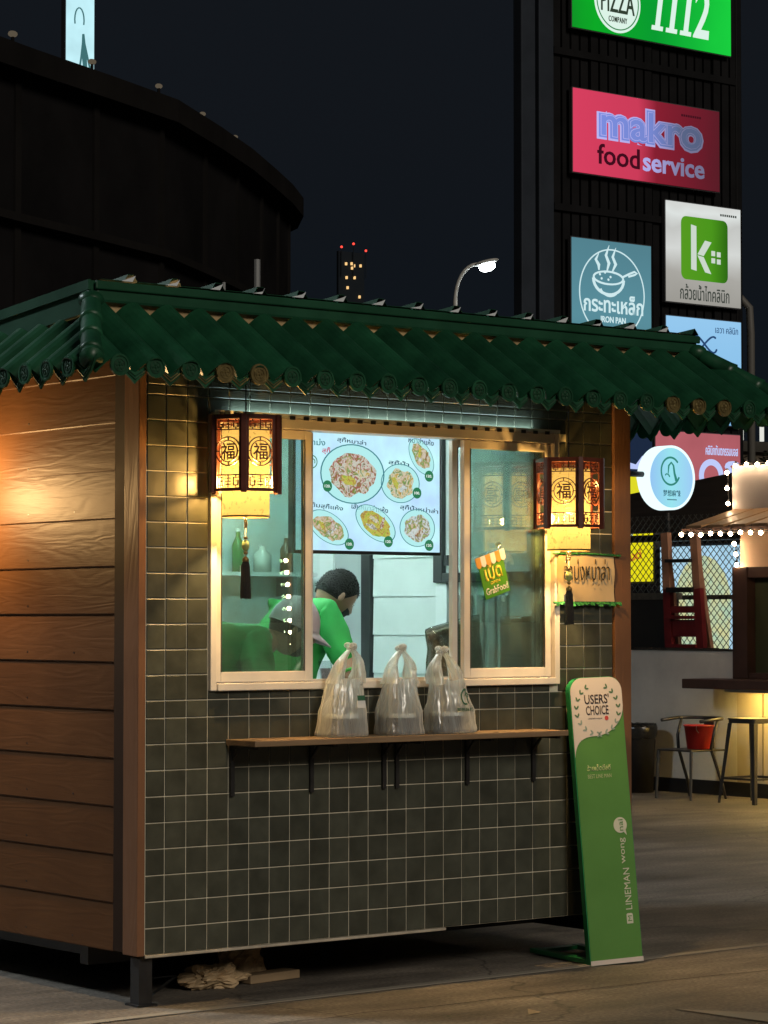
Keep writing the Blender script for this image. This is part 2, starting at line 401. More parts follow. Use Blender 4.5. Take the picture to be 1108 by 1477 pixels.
def shade_mat():
    m, t, out = newmat('lantern_parchment')
    tr = N(t, 'ShaderNodeBsdfTransparent'); tr.inputs[0].default_value = (1, .86, .55, 1)
    em = N(t, 'ShaderNodeEmission'); em.inputs[0].default_value = (1.0, .58, .13, 1); em.inputs[1].default_value = 1.0
    tl = N(t, 'ShaderNodeBsdfTranslucent'); tl.inputs[0].default_value = (.0150, .0122, .0047, 1)
    tc = N(t, 'ShaderNodeTexCoord'); nz = N(t, 'ShaderNodeTexNoise', i_Scale=55.0, i_Detail=3.0); t.links.new(tc.outputs['Object'], nz.inputs['Vector'])
    mr = N(t, 'ShaderNodeMapRange'); mr.inputs[1].default_value = .36; mr.inputs[2].default_value = .44; mr.inputs[3].default_value = .5; mr.inputs[4].default_value = .95
    t.links.new(nz.outputs[0], mr.inputs[0]); t.links.new(mr.outputs[0], em.inputs[1])
    a = N(t, 'ShaderNodeAddShader'); t.links.new(em.outputs[0], a.inputs[0]); t.links.new(tl.outputs[0], a.inputs[1])
    b = N(t, 'ShaderNodeMixShader'); b.inputs[0].default_value = .72; t.links.new(tr.outputs[0], b.inputs[1]); t.links.new(a.outputs[0], b.inputs[2])
    t.links.new(b.outputs[0], out.inputs[0])
    return m

def food_mat(name, cols, st=.85, scale=26):
    m, t, out = newmat(name)
    e = N(t, 'ShaderNodeEmission'); e.inputs[1].default_value = st
    tc = N(t, 'ShaderNodeTexCoord'); vo = N(t, 'ShaderNodeTexNoise', i_Scale=scale, i_Detail=3.0, i_Distortion=2.5); t.links.new(tc.outputs['Object'], vo.inputs['Vector'])
    rp = N(t, 'ShaderNodeValToRGB'); els = rp.color_ramp.elements; rp.color_ramp.interpolation = 'LINEAR'
    k = len(cols)
    for i, c in enumerate(cols):
        pos = .28 + .44*i/(k-1)
        if i == 0: q = els[0]; q.position = pos
        elif i == k-1: q = els[len(els)-1]; q.position = pos
        else: q = els.new(pos)
        q.color = (*c, 1)
    t.links.new(vo.outputs[0], rp.inputs[0]); t.links.new(rp.outputs[0], e.inputs[0]); t.links.new(e.outputs[0], out.inputs[0])
    return m

M = {}
M['ground'] = ground_mat()
M['road_paint'] = pmat('worn_road_paint', (.30,.27,.22), .8, var=.0, col2=(.62,.57,.48), vs=9)
M['grout'] = pmat('cream_grout', (.66,.61,.48), .8, var=.18, vs=10)
M['tile'] = pmat('dark_glazed_tile', (.052,.055,.041), .36, var=.25, vs=12, bump=.06, bs=14, rnd=.2)
M['board'] = wood_board_mat('brown_siding_board', (.082,.034,.012), (.108,.047,.017), depth=.2, rough=.5)
M['post'] = wood_board_mat('brown_corner_post', (.15,.075,.042), (.20,.10,.055), along='Z', depth=.2)
M['trim_dark'] = pmat('dark_brown_trim', (.030,.015,.008), .7, var=.15, spec=.15)
M['roofgreen'] = pmat('green_glazed_roof', (.009,.062,.028), .40, var=.35, vs=7, bump=.10, bs=30, rnd=.2, spec=.38)
M['roofsheet'] = pmat('green_metal_sheet', (.010,.060,.030), .45, var=.2, vs=5, spec=.25)
M['gold'] = pmat('lantern_lit_gold', (.20,.155,.062), .36, metal=.55, var=.3, vs=40)  # gold tone paints lantern light onto the nearest medallions and drip tiles
M['dullgold'] = pmat('dull_green_gold', (.012,.055,.026), .45, metal=.2, var=.3, vs=40)
M['glow_board'] = pmat('tan_glow_board', (.42,.30,.15), .5, var=.25, vs=5)  # tan tone stands in for the warm glow in the valley gaps
M['alu'] = pmat('cream_white_aluminium', (.72,.66,.58), .36, var=.06, vs=12)
M['gasket_grey'] = pmat('grey_gasket', (.05,.05,.045), .6)  # dark grey of the sash gaskets themselves
M['glass'] = glassmat('tinted_green_glass', (.80,.95,.90), refl=.15, haze=.07, hazecol=(.35,.5,.42))
M['glass2'] = glassmat('inner_pane_glass', (.93,.98,.96), refl=-.03)
M['clear'] = glassmat('clear_acrylic', (.92,.96,.96), refl=.05)
M['white_in'] = pmat('white_interior_board', (.66,.73,.71), .5, var=.05, vs=4)
M['white_trim'] = pmat('white_interior_trim', (.74,.80,.79), .45)
M['grey_in'] = pmat('grey_interior_panel', (.36,.40,.40), .5, var=.08, vs=3)
M['black'] = pmat('black_paint', (.012,.012,.013), .4)
M['steel_black'] = pmat('black_steel', (.016,.015,.015), .42, var=.3, vs=20)
M['steel'] = pmat('brushed_steel', (.45,.46,.46), .3, metal=.9)
M['plywood'] = pmat('brown_shelf_wood', (.24,.155,.085), .5, var=.25, vs=5, stretch=(.4,4,4), bump=.2)
M['bag'] = plastic_bag_mat()
M['lanternwood'] = pmat('dark_red_lantern_wood', (.095,.022,.012), .38, var=.2, vs=20)
M['shade'] = shade_mat()
M['bulb_warm'] = glow_glass('warm_bulb', (1.0,.72,.36), 6.0)
M['bulb_string'] = emat('festoon_bulb', (1.0,.68,.40), 80.0)
M['cord'] = pmat('black_cord', (.01,.01,.01), .7)
M['tassel'] = pmat('black_tassel_thread', (.012,.010,.008), .75, bump=.5, bs=120, stretch=(6,6,.5))
M['cream_cord'] = pmat('cream_cord', (.62,.50,.30), .7)
M['jade'] = pmat('pale_jade_bead', (.38,.42,.14), .25, var=.3, vs=60)
M['brass'] = pmat('brass_cap', (.30,.20,.07), .35, metal=.7)
M['skin'] = pmat('warm_skin', (.34,.19,.125), .5, var=.1, vs=14)
M['hair'] = pmat('black_hair', (.008,.007,.006), .6, bump=.7, bs=120, spec=.15)
M['shirt'] = pmat('bright_green_shirt', (.016,.26,.045), .8, var=.12, vs=8, bump=.25, bs=18)
M['shirt2'] = pmat('green_work_shirt', (.022,.24,.055), .8, var=.12, vs=8, bump=.25, bs=18)
M['trousers'] = pmat('dark_trousers', (.02,.022,.028), .8)
M['cap'] = pmat('pale_pink_cap', (.50,.42,.44), .8, var=.1)
M['mask'] = pmat('black_face_mask', (.014,.013,.014), .8)
M['white'] = pmat('white_paint', (.75,.75,.73), .5)
M['shoe'] = pmat('dark_shoe', (.03,.03,.03), .6)

# ------------------------------------------------------------------ ground
g = MB().add([(-900,-900,0),(900,-900,0),(900,900,0),(-900,900,0)], [(0,1,2,3)]).build('ground', M['ground'])
tag(g, kind='structure')
def road_mark(name, pts, label):
    o = MB().prism(pts, 'z', .003, .0055).build(name, M['road_paint']); tag(o, kind='structure')
road_mark('road_marking', [(-2.6,-.215),(2.02,-.135),(3.9,-.075),(3.9,-.12),(2.02,-.185),(-2.6,-.27)], '')
road_mark('road_marking', [(1.55,-1.30),(1.76,-1.60),(2.6,-2.9),(2.3,-2.9),(1.60,-1.76)], '')
o = MB()
for k in range(24):
    x = -.4+k*.2; a = noise.noise(Vector((k*.7,0,0)))*.05; b = noise.noise(Vector((k*.7+.7,0,0)))*.05
    o.add([(x,-.62+a-.06*k*.12,.0035),(x+.2,-.62+b-.06*(k+1)*.12,.0035),(x+.2,-.612+b-.06*(k+1)*.12,.0035),(x,-.612+a-.06*k*.12,.0035)], [(0,1,2,3)])
tag(o.build('pavement_joint', pmat('dark_joint', (.035,.03,.026), .9)), kind='structure')

# ------------------------------------------------------------------ the kiosk
KX1, KD, KZ0 = 2.55, 2.40, .20
kiosk = empty('food_kiosk', (0, 0, 0))
tag(kiosk, 'green tile-roofed food kiosk with dark tiled front and brown plank side', 'kiosk')

# window opening
WX0, WX1, WZ0, WZ1 = .289, 2.125, 1.203, 2.289
fw = MB()
fw.box(0, WX0, 0, .05, KZ0, 2.62); fw.box(WX1, 2.45, 0, .05, KZ0, 2.62)
fw.box(WX0, WX1, 0, .05, KZ0, WZ0); fw.box(WX0, WX1, 0, .05, WZ1, 2.62)
front = fw.build('front_wall', M['grout'], kiosk)
B(-.002, 1.49, -.010, .0, KZ0-.012, KZ0-.001).build('bottom_trim', pmat('dusty_trim', (.42,.37,.29), .6, var=.3, vs=9), kiosk, bevel=.002)

# glazed wall tiles, each its own piece
xe = [0, .088]
while xe[-1]+.0995 < 2.45: xe.append(xe[-1]+.0995)
xe.append(2.45)
ze = [KZ0+.1004*i for i in range(10)] + [1.171]
for i in range(12): ze.append(ze[-1]+.0985)
ze += [2.392, 2.49, 2.59]
rects = []
for i in range(len(xe)-1):
    for j in range(len(ze)-1):
        x0, x1, z0, z1 = xe[i], xe[i+1], ze[j], ze[j+1]
        ox0, ox1, oz0, oz1 = max(x0, WX0), min(x1, WX1), max(z0, WZ0), min(z1, WZ1)
        if ox1-ox0 > 1e-4 and oz1-oz0 > 1e-4:
            cand = [(x0, ox0, z0, z1), (ox1, x1, z0, z1), (x0, x1, z0, oz0), (x0, x1, oz1, z1)]
            cand.sort(key=lambda c: -(c[1]-c[0])*(c[3]-c[2])); c = cand[0]
            if min(c[1]-c[0], c[3]-c[2]) < .012: continue
            x0, x1, z0, z1 = c
        rects.append((x0, x1, z0, z1))
def vis(c):
    a = (c[1]-c[0])*(c[3]-c[2])
    if c[2] > 2.38: a *= .3
    if c[0] > 2.15 and c[2] < .95: a *= .2
    return -a
rects.sort(key=vis)
TG = .0022
def tile_geo(mb, w_, h_, cx=0, cy=0, cz=0, d=.005):
    a, b = w_/2-TG, h_/2-TG; e = .0022
    vs = [(-a,0,-b),(a,0,-b),(a,0,b),(-a,0,b),(-a,-d+.0016,-b),(a,-d+.0016,-b),(a,-d+.0016,b),(-a,-d+.0016,b),(-a+e,-d,-b+e),(a-e,-d,-b+e),(a-e,-d,b-e),(-a+e,-d,b-e)]
    fs = [(0,1,5,4),(1,2,6,5),(2,3,7,6),(3,0,4,7),(4,5,9,8),(5,6,10,9),(6,7,11,10),(7,4,8,11),(8,9,10,11)]
    mb.add([(v[0]+cx, v[1]+cy, v[2]+cz) for v in vs], fs)
cache = {}; restm = MB()
for k, (x0, x1, z0, z1) in enumerate(rects):
    if k < 296:
        key = (round(x1-x0, 4), round(z1-z0, 4))
        if key not in cache:
            mb = MB(); tile_geo(mb, *key); me = mb.mesh('tile'); me.materials.append(M['tile']); cache[key] = me
        t_ = bpy.data.objects.new('tile', cache[key]); COL.objects.link(t_); t_.parent = front
        t_.location = ((x0+x1)/2, 0, (z0+z1)/2)
        t_.rotation_euler = (random.gauss(0, .007), 0, random.gauss(0, .007))
    else: tile_geo(restm, x1-x0, z1-z0, (x0+x1)/2, 0, (z0+z1)/2)
tag(restm.build('tile_remainder', M['tile'], front), kind='stuff')

# plank side wall
side = B(.0, .05, .0501, KD, KZ0, 2.62).build('side_wall', M['trim_dark'], kiosk)
nb = 13
for j in range(nb):
    z0 = KZ0+.1868*j-.004; z1 = z0+.1868+.022
    mb = MB(); ya, yb = .20+random.uniform(-.002, .002), KD
    prof = [(-.013, z0), (-.015, z0+.004), (-.0075, z1), (-.001, z1), (-.001, z0)]
    vs = [(p[0], ya, p[1]) for p in prof]+[(p[0], yb, p[1]) for p in prof]; n = len(prof)
    mb.add(vs, [tuple(range(n)), tuple(range(2*n-1, n-1, -1))]+[(i, n+i, n+(i+1) % n, (i+1) % n) for i in range(n)])
    bo = mb.build('board', M['board'], side)
    for yy in ((.86,) if j % 3 else (.86, .5)):
        MB().cyl((-.0115, yy, z0+.035), (-.0150, yy, z0+.035), .004, n=8).build('nail', M['black'], side)
B(-.0152, -.0, .102, .199, KZ0, 2.6).build('corner_trim', M['trim_dark'], kiosk)
B(-.036, -.001, -.003, .10, KZ0-.004, 2.6).build('corner_post', M['post'], kiosk, bevel=.003)
B(2.4515, KX1, -.018, .09, KZ0-.004, 2.6).build('corner_post', M['post'], kiosk, bevel=.003)
B(2.51, KX1-.002, .0905, KD-.05, KZ0, 2.62).build('right_wall', M['trim_dark'], kiosk)
B(.0505, 2.509, KD-.05, KD, KZ0, 2.62).build('back_wall', M['white_in'], kiosk)
B(.0505, 2.509, .0505, KD-.051, KZ0, KZ0+.05).build('floor', M['grey_in'], kiosk)
B(.0505, 2.509, .0505, KD-.051, 2.53, 2.60).build('ceiling', M['white_in'], kiosk)
B(.0505, .060, .051, KD-.052, KZ0+.05, 2.529).build('inner_left_lining', M['white_in'], kiosk)
# right inner wall: lapped white boards, dark strip, grey panel
rw = B(2.500, 2.509, .091, KD-.051, KZ0+.05, 2.529).build('inner_right_lining', M['white_in'], kiosk)
for j in range(12):
    z0 = .28+.188*j
    for (ya, yb) in ((1.275, 1.765), (2.2, 2.345)):
        MB().add([(2.488,ya,z0),(2.4995,ya,z0),(2.4995,ya,z0+.184),(2.494,ya,z0+.184),(2.488,yb,z0),(2.4995,yb,z0),(2.4995,yb,z0+.184),(2.494,yb,z0+.184)],
                 [(0,1,2,3),(7,6,5,4),(0,4,5,1),(1,5,6,2),(2,6,7,3),(3,7,4,0)]).build('board', M['white_in'], rw)
B(2.470, 2.4995, 1.77, 1.838, .3, 2.52).build('divider_strip', M['black'], rw)
B(2.490, 2.4995, 1.842, 2.078, .3, 2.52).build('grey_panel', M['grey_in'], rw)
B(2.482, 2.4995, 2.082, 2.196, .3, 2.52).build('white_post', M['white_trim'], rw)
# black framed hatch on the right inner wall
hz0, hz1 = 1.66, 2.42
B(2.46, 2.4995, 1.195, 1.262, hz0, hz1).build('hatch_frame', M['black'], rw, bevel=.003)
B(2.46, 2.4995, .45, 1.194, hz0, hz0+.045).build('hatch_frame', M['black'], rw, bevel=.003)
B(2.46, 2.4995, .45, 1.194, hz1-.05, hz1).build('hatch_frame', M['black'], rw, bevel=.003)
B(2.485, 2.4995, .45, 1.194, hz0+.046, hz1-.051).build('hatch_panel', M['white_trim'], rw)
B(2.455, 2.484, 1.15, 1.17, 1.74, 1.79).build('hatch_latch', M['black'], rw)
B(2.478, 2.4995, 1.18, 1.262, .9, hz0-.002).build('white_stile', M['white_trim'], rw)
for j in range(5):
    B(2.485, 2.4993, .75+.085*j, .80+.085*j, .9, 1.6).build('curtain_fold', pmat('striped_curtain', (.42,.40,.37), .8) if j == 0 else bpy.data.materials['striped_curtain'], rw, bevel=.01)
# counter along the window, inside
cb = MB(); cb.box(.062, 2.4865, .102, .32, 1.12, 1.155)
ctr = cb.build('counter', M['steel'], kiosk, bevel=.004)
B(.10, .14, .12, .30, KZ0+.05, 1.119).build('counter_leg', M['steel'], ctr); B(2.40, 2.44, .12, .30, KZ0+.05, 1.119).build('counter_leg', M['steel'], ctr)
# chassis and legs
ch = MB(); ch.box(.09, 2.53, .55, .61, .10, KZ0-.004); ch.box(0.01, 2.53, KD-.08, KD-.02, .10, KZ0-.004); ch.box(.25, .31, .611, KD-.081, .10, KZ0-.004); ch.box(2.47, 2.528, .081, KD-.081, .10, KZ0-.004)
chas = ch.build('chassis', M['steel_black'], kiosk)
for (x, y) in ((-.005, .03), (2.44, .06), (-.005, KD-.12), (2.44, KD-.12), (1.2, 1.2)):
    l = MB(); l.box(x, x+.06, y, y+.06, .008, KZ0-.0165); l.box(x-.015, x+.075, y-.015, y+.075, .0, .008)
    if x < 0: l.add([(x,y+.03,.099),(x-.0,y+.055,.099),(x+.2,y+.055,.099),(x+.2,y+.03,.099),(x+.06,y+.03,.02),(x+.06,y+.055,.02)], [(0,1,2,3),(3,2,5,4),(4,5,1,0)])
    l.build('leg', M['steel_black'], kiosk)
# ---- window
win = empty('window', (WX0, 0, WZ0)); win.parent = kiosk
F_ = .030
o = MB()
o.box(WX0+.001, WX0+F_, -.020, .085, WZ0+.001, WZ1-.001); o.box(WX1-F_, WX1-.001, -.020, .085, WZ0+.001, WZ1-.001)
o.box(WX0+F_, WX1-F_, -.020, .085, WZ1-F_-.012, WZ1-.001); o.box(WX0+F_, WX1-F_, -.030, .085, WZ0+.001, WZ0+F_)
o.build('outer_frame', M['alu'], win, bevel=.003)
o = MB()
for yy in (.012, .050): o.box(WX0+F_, WX1-F_, yy, yy+.006, WZ0+F_, WZ0+F_+.010)
o.build('track', M['alu'], win)
def sash(x0, x1, yc, sw=.034, gm='glass'):
    z0, z1 = WZ0+F_+.004, WZ1-F_-.016
    s_ = MB(); d = .013
    s_.box(x0, x0+sw, yc-d, yc+d, z0, z1); s_.box(x1-sw, x1, yc-d, yc+d, z0, z1)
    s_.box(x0+sw, x1-sw, yc-d, yc+d, z0, z0+sw+.006); s_.box(x0+sw, x1-sw, yc-d, yc+d, z1-sw, z1)
    s_.build('sash', M['alu'], win, bevel=.0025)
    gk = MB(); e = .004
    gk.box(x0+sw, x0+sw+e, yc-d-.001, yc-d+.004, z0+sw+.006, z1-sw); gk.box(x1-sw-e, x1-sw, yc-d-.001, yc-d+.004, z0+sw+.006, z1-sw)
    gk.build('gasket', M['gasket_grey'], win)
    B(x0+sw, x1-sw, yc-.0025, yc+.0025, z0+sw+.006, z1-sw).build('pane', M[gm], win)
sash(WX0+F_+.002, .800, .018)
sash(WX0+F_+.03, .835, .056, .028, 'glass2')
sash(1.602, WX1-F_-.002, .018)
sash(1.570, WX1-F_-.03, .056, .028, 'glass2')
# ---- serving shelf with brackets
sh = B(.372, 2.005, -.205, -.006, .990, 1.014).build('shelf', M['plywood'], kiosk, bevel=.003)
for x in (.399, .787, 1.157, 1.226, 1.604, 1.975):
    b = MB(); b.box(x-.009, x+.009, -.175, -.0065, .978, .9895); b.box(x-.009, x+.009, -.017, -.0065, .79, .9775)
    b.bar((x, -.060, .978), (x, -.016, .93), .008, .012, up=(1,0,0))
    b.build('bracket', M['steel_black'], sh)

# ---- roof: trim, glazed tile skirt on three sides, metal sheet
rb = MB(); rb.box(-.29, 2.84, -.098, -.085, 2.50, 2.70)
rb.box(-.296, -.284, -.08, KD+.1, 2.45, 2.60)
roof = rb.build('roof', M['glow_board'], kiosk)
B(-.31, 2.86, -.130, -.0985, 2.674, 2.742).build('ridge_trim', M['roofsheet'], roof, bevel=.012)
B(-.318, 2.868, -.142, -.1305, 2.722, 2.756).build('ridge_trim', M['roofsheet'], roof, bevel=.006)
def slope_z(y): return 2.756-.088*(y+.12)
lt = MB()
for (x0, x1, za, zb) in ((-.326, -.300, -.115, -.0), (-.338, -.3265, -.035, .004)):
    lt.add([(x0,-.118,slope_z(-.118)+za),(x1,-.118,slope_z(-.118)+za),(x1,KD+.12,slope_z(KD+.12)+za),(x0,KD+.12,slope_z(KD+.12)+za),
            (x0,-.118,slope_z(-.118)+zb),(x1,-.118,slope_z(-.118)+zb),(x1,KD+.12,slope_z(KD+.12)+zb),(x0,KD+.12,slope_z(KD+.12)+zb)],
           [(0,3,2,1),(4,5,6,7),(0,1,5,4),(1,2,6,5),(2,3,7,6),(3,0,4,7)])
lt.build('side_ridge_trim', M['roofsheet'], roof)
rs = MB(); x = -.30; pts = []
pit = .2005; xr = -.167-pit
while xr < 2.86:
    pts += [(xr-.030, 0), (xr-.013, .026), (xr+.013, .026), (xr+.030, 0)]; xr += pit
pts = [p for p in pts if -.3 < p[0] < 2.85]
pts = [(-.30, 0)] + pts + [(2.85, 0)]
vs = []
for (yy) in (-.146, KD+.12):
    for (x, h) in pts: vs.append((x, yy, slope_z(yy)+.003+h))
    for (x, h) in pts: vs.append((x, yy, slope_z(yy)+.0015+h))
n = len(pts)
fs = [(i, i+1, 2*n+i+1, 2*n+i) for i in range(n-1)] + [(n+i, 3*n+i, 3*n+i+1, n+i+1) for i in range(n-1)] + [(i, n+i, n+i+1, i+1) for i in range(n-1)]
rs.add(vs, fs); rs.build('roof_sheet', M['roofsheet'], roof)
glint_mat = pmat('pale_rib_glint', (.62,.66,.70), .6)  # pale wedges imitating lamplight on the left flanks of the ribs
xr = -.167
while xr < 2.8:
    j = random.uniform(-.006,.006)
    MB().prism([(xr-.046+j,2.759),(xr+.006+j,2.759+random.uniform(.010,.022)),(xr+.018,2.783),(xr+.004,2.759)], 'y', -.152, -.147).build('rib_glint', glint_mat, roof); xr += pit

PITCH = .154; AMP = .074
EZ = 2.372    # height of the valley line at the eave
def skirt(A0, A1, E0, E1, n0, phase, zt):
    """ribbed glazed tiles from the top line A0-A1 to the eave line E0-E1"""
    A0, A1, E0, E1 = map(Vector, (A0, A1, E0, E1))
    u = (E1-E0); L = u.length; u.normalize()
    Lt0 = (A0-E0).dot(u); Lt1 = (A1-E0).dot(u)
    up_e = E0; rise = (A0-E0)-u*Lt0                     # slope vector, eave to top
    nrm = u.cross(rise).normalized()
    if nrm.z < 0: nrm = -nrm
    outw = Vector((-rise.x, -rise.y, 0)).normalized()
    def vmax(s):                                        # clipped by the hips
        v = 1.0
        if s < Lt0: v = min(v, max(0.0, s/Lt0))
        if s > Lt1: v = min(v, max(0.0, (L-s)/(L-Lt1)))
        return v
    def prof(q): return AMP*abs(math.cos(math.pi*q))**.85     # q in -.5...5
    k = 0; s0 = phase
    while s0-PITCH/2 < L:
        m = MB(); qs = [-.5+i/10 for i in range(11)]; ok = False; vs = []; jit = outw*random.uniform(-.006,.006)+nrm*random.uniform(-.004,.003); tw = random.uniform(-.004,.004)
        for th in (0.0, -.006):
            for q in qs:
                s = min(max(s0+q*PITCH, 0), L); v1 = vmax(s)
                if v1 > .05: ok = True
                for v in (0.0, v1*.5, v1):
                    vs.append(E0+u*(s+tw*(1-v))+rise*v+nrm*(prof(q)+th)+jit*(1-v*.5))
        nq = len(qs)
        def I(t, i, j): return t*nq*3+i*3+j
        fs = []
        for i in range(nq-1):
            for j in range(2):
                fs.append((I(0,i,j), I(0,i+1,j), I(0,i+1,j+1), I(0,i,j+1))); fs.append((I(1,i,j), I(1,i,j+1), I(1,i+1,j+1), I(1,i+1,j)))
            fs.append((I(0,i,0), I(1,i,0), I(1,i+1,0), I(0,i+1,0))); fs.append((I(0,i,2), I(0,i+1,2), I(1,i+1,2), I(1,i,2)))
        for i in (0, nq-1):
            for j in range(2): fs.append((I(0,i,j), I(0,i,j+1), I(1,i,j+1), I(1,i,j)))
        if ok and 0 < s0 < L:
            m.add(vs, fs); m.build('roof_tile', M['roofgreen'], roof, smooth=False)
            # round eave medallion
            c = E0+u*s0+nrm*(AMP*.30)+outw*.010+Vector((0,0,.008))
            X = u if u.x > .5 or abs(u.y) > .5 else -u
            Yv = -outw; Zv = Vector((0,0,1)); tilt = Matrix((u, Yv, Zv)).transposed().to_4x4(); tilt.translation = c
            mm = MB(); mm.cyl((0,-.002,0),(0,-.008,0), .040, n=20, M=tilt); mm.ring((0,0), .033, .040, -.012, -.0082, 20, M=tilt)
            md = mm.build('medallion', M['gold'] if (abs(u.x) > .5 and (-.10 < c.x < .20 or 2.30 < c.x < 2.62)) else M['roofgreen'], roof)  # gold only near the lanterns: their light painted on otherwise equal medallions
            mm = MB(); mm.ring((0,0), .020, .024, -.011, -.0083, 14, M=tilt)
            for a in range(5):
                t = a*2*math.pi/5+.4; mm.ball((.013*math.cos(t), -.009, .013*math.sin(t)), (.006,.003,.008), 6, 4, M=tilt)
            mm.ball((0,-.009,0), .005, 6, 4, M=tilt)
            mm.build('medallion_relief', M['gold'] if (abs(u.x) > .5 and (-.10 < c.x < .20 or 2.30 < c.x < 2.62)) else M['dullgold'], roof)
        # pointed drip tile under the valley
        s1 = s0+PITCH/2
        if 0.02 < s1 < L-.02:
            c = E0+u*s1+outw*.004; Tm = Matrix((u, -outw, Vector((0,0,1)))).transposed().to_4x4(); Tm.translation = c
            hw = PITCH/2*.98
            poly = [(-hw,.058),(-hw*.78,.026),(-hw*.5,-.004),(-hw*.2,-.022),(0,-.037),(hw*.2,-.022),(hw*.5,-.004),(hw*.78,.026),(hw,.058),(hw*.6,.032),(hw*.25,.012),(0,.006),(-hw*.25,.012),(-hw*.6,.032)]
            dm = MB(); dm.prism(poly, 'y', -.007, .001, M=Tm)
            dm.build('drip_tile', M['roofgreen'], roof)
            dm = MB(); q = [(-hw*.62,.016),(-hw*.3,-.003),(0,-.020),(hw*.3,-.003),(hw*.62,.016)]
            dm.tube([(a, -.009, b) for a, b in q], .0028, 5, M=Tm); dm.tube([(-hw*.4,-.009,.012),(0,-.009,-.008),(hw*.4,-.009,.012)], .0022, 5, M=Tm)
            dm.build('drip_relief', M['gold'] if (abs(u.x) > .5 and -.25 < c.x < .25) else M['dullgold'], roof)  # gold beside the left lantern is its light put into the colour
        s0 += PITCH; k += 1
OX, OY = .56, .50
TX, TY = .300, .104
skirt((-TX,-TY,2.622), (2.55+TX,-TY,2.622), (-OX,-OY,EZ), (2.55+OX,-OY,EZ), 0, -.306+OX-PITCH, 0)
skirt((-TX,KD+TY,2.53), (-TX,-TY,2.600), (-OX,KD+OY,EZ-.05), (-OX,-OY,EZ), 0, .06, 0)
skirt((2.55+TX,-TY,2.622), (2.55+TX,KD+TY,2.56), (2.55+OX,-OY,EZ), (2.55+OX,KD+OY,EZ-.05), 0, .09, 0)
# hip caps
def hip(Tp, Ep):
    Tp, Ep = Vector(Tp), Vector(Ep); d = Ep-Tp
    pts = [0, .3, .58, .86, 1.0]
    for i in range(4):
        a, b = pts[i], pts[i+1]+.05*(i < 3)
        m = MB(); m.tube([Tp+d*(a+(b-a)*q) for q in (0,.15,.5,.85,1)], [.028,.038,.039,.042,.046], 12); m.build('hip_cap', M['roofgreen'], roof, smooth=True)
    m = MB(); m.ball(Tp-d*.02+Vector((0,0,.004)), (.050,.050,.038), 14, 9); m.build('hip_finial', M['roofgreen'], roof, smooth=True)
hip((-TX-.045,-TY-.045,2.668), (-OX,-OY,EZ+.045))
hip((2.55+TX+.01,-TY-.03,2.672), (2.55+OX,-OY,EZ+.045))

# ------------------------------------------------------------------ lights of the kiosk
def tube_lamp(x0, x1, y, z, lab):
    t_ = empty('tube_lamp', ((x0+x1)/2, y, z)); tag(t_, lab, 'lamp')
    B(x0, x1, y-.03, y+.03, z+.03, z+.058).build('fitting', M['white'], t_)
    MB().cyl((x0+.02,y,z+.014),(x1-.02,y,z+.014), .014, n=12).build('tube', emat('cool_tube', (.76,1.0,.97), 170.0) if 'cool_tube' not in bpy.data.materials else bpy.data.materials['cool_tube'], t_)
tube_lamp(.5, 1.7, .70, 2.47, 'cool white tube lamp on the kiosk ceiling, nearer the window')
tube_lamp(.7, 2.0, 1.75, 2.47, 'cool white tube lamp on the kiosk ceiling, at the back')
led = empty('light_strip', (WX0, -.02, WZ1)); tag(led, 'cool white light strip with dark blocks along the window top', 'light strip')
B(WX0+.01, WX1-.01, -.030, -.0065, WZ1+.0015, WZ1+.008).build('strip_channel', M['alu'], led)
mlt = emat('cool_strip', (.66,.97,1.0), 26.0)
B(WX0+.01, WX1-.01, -.0335, -.0305, WZ1+.0005, WZ1+.016).build('strip_lip', M['white'], led)
B(WX0+.10, WX1-.15, -.028, -.009, WZ1+.0085, WZ1+.012).build('diffuser', mlt, led)
nblk = 26
for k in range(nblk):
    x = WX0+.03+k*(WX1-WX0-.06)/nblk
    B(x, x+.026, -.0355, -.0337, WZ1-.006, WZ1+.0082).build('dark_block', M['black'], led)

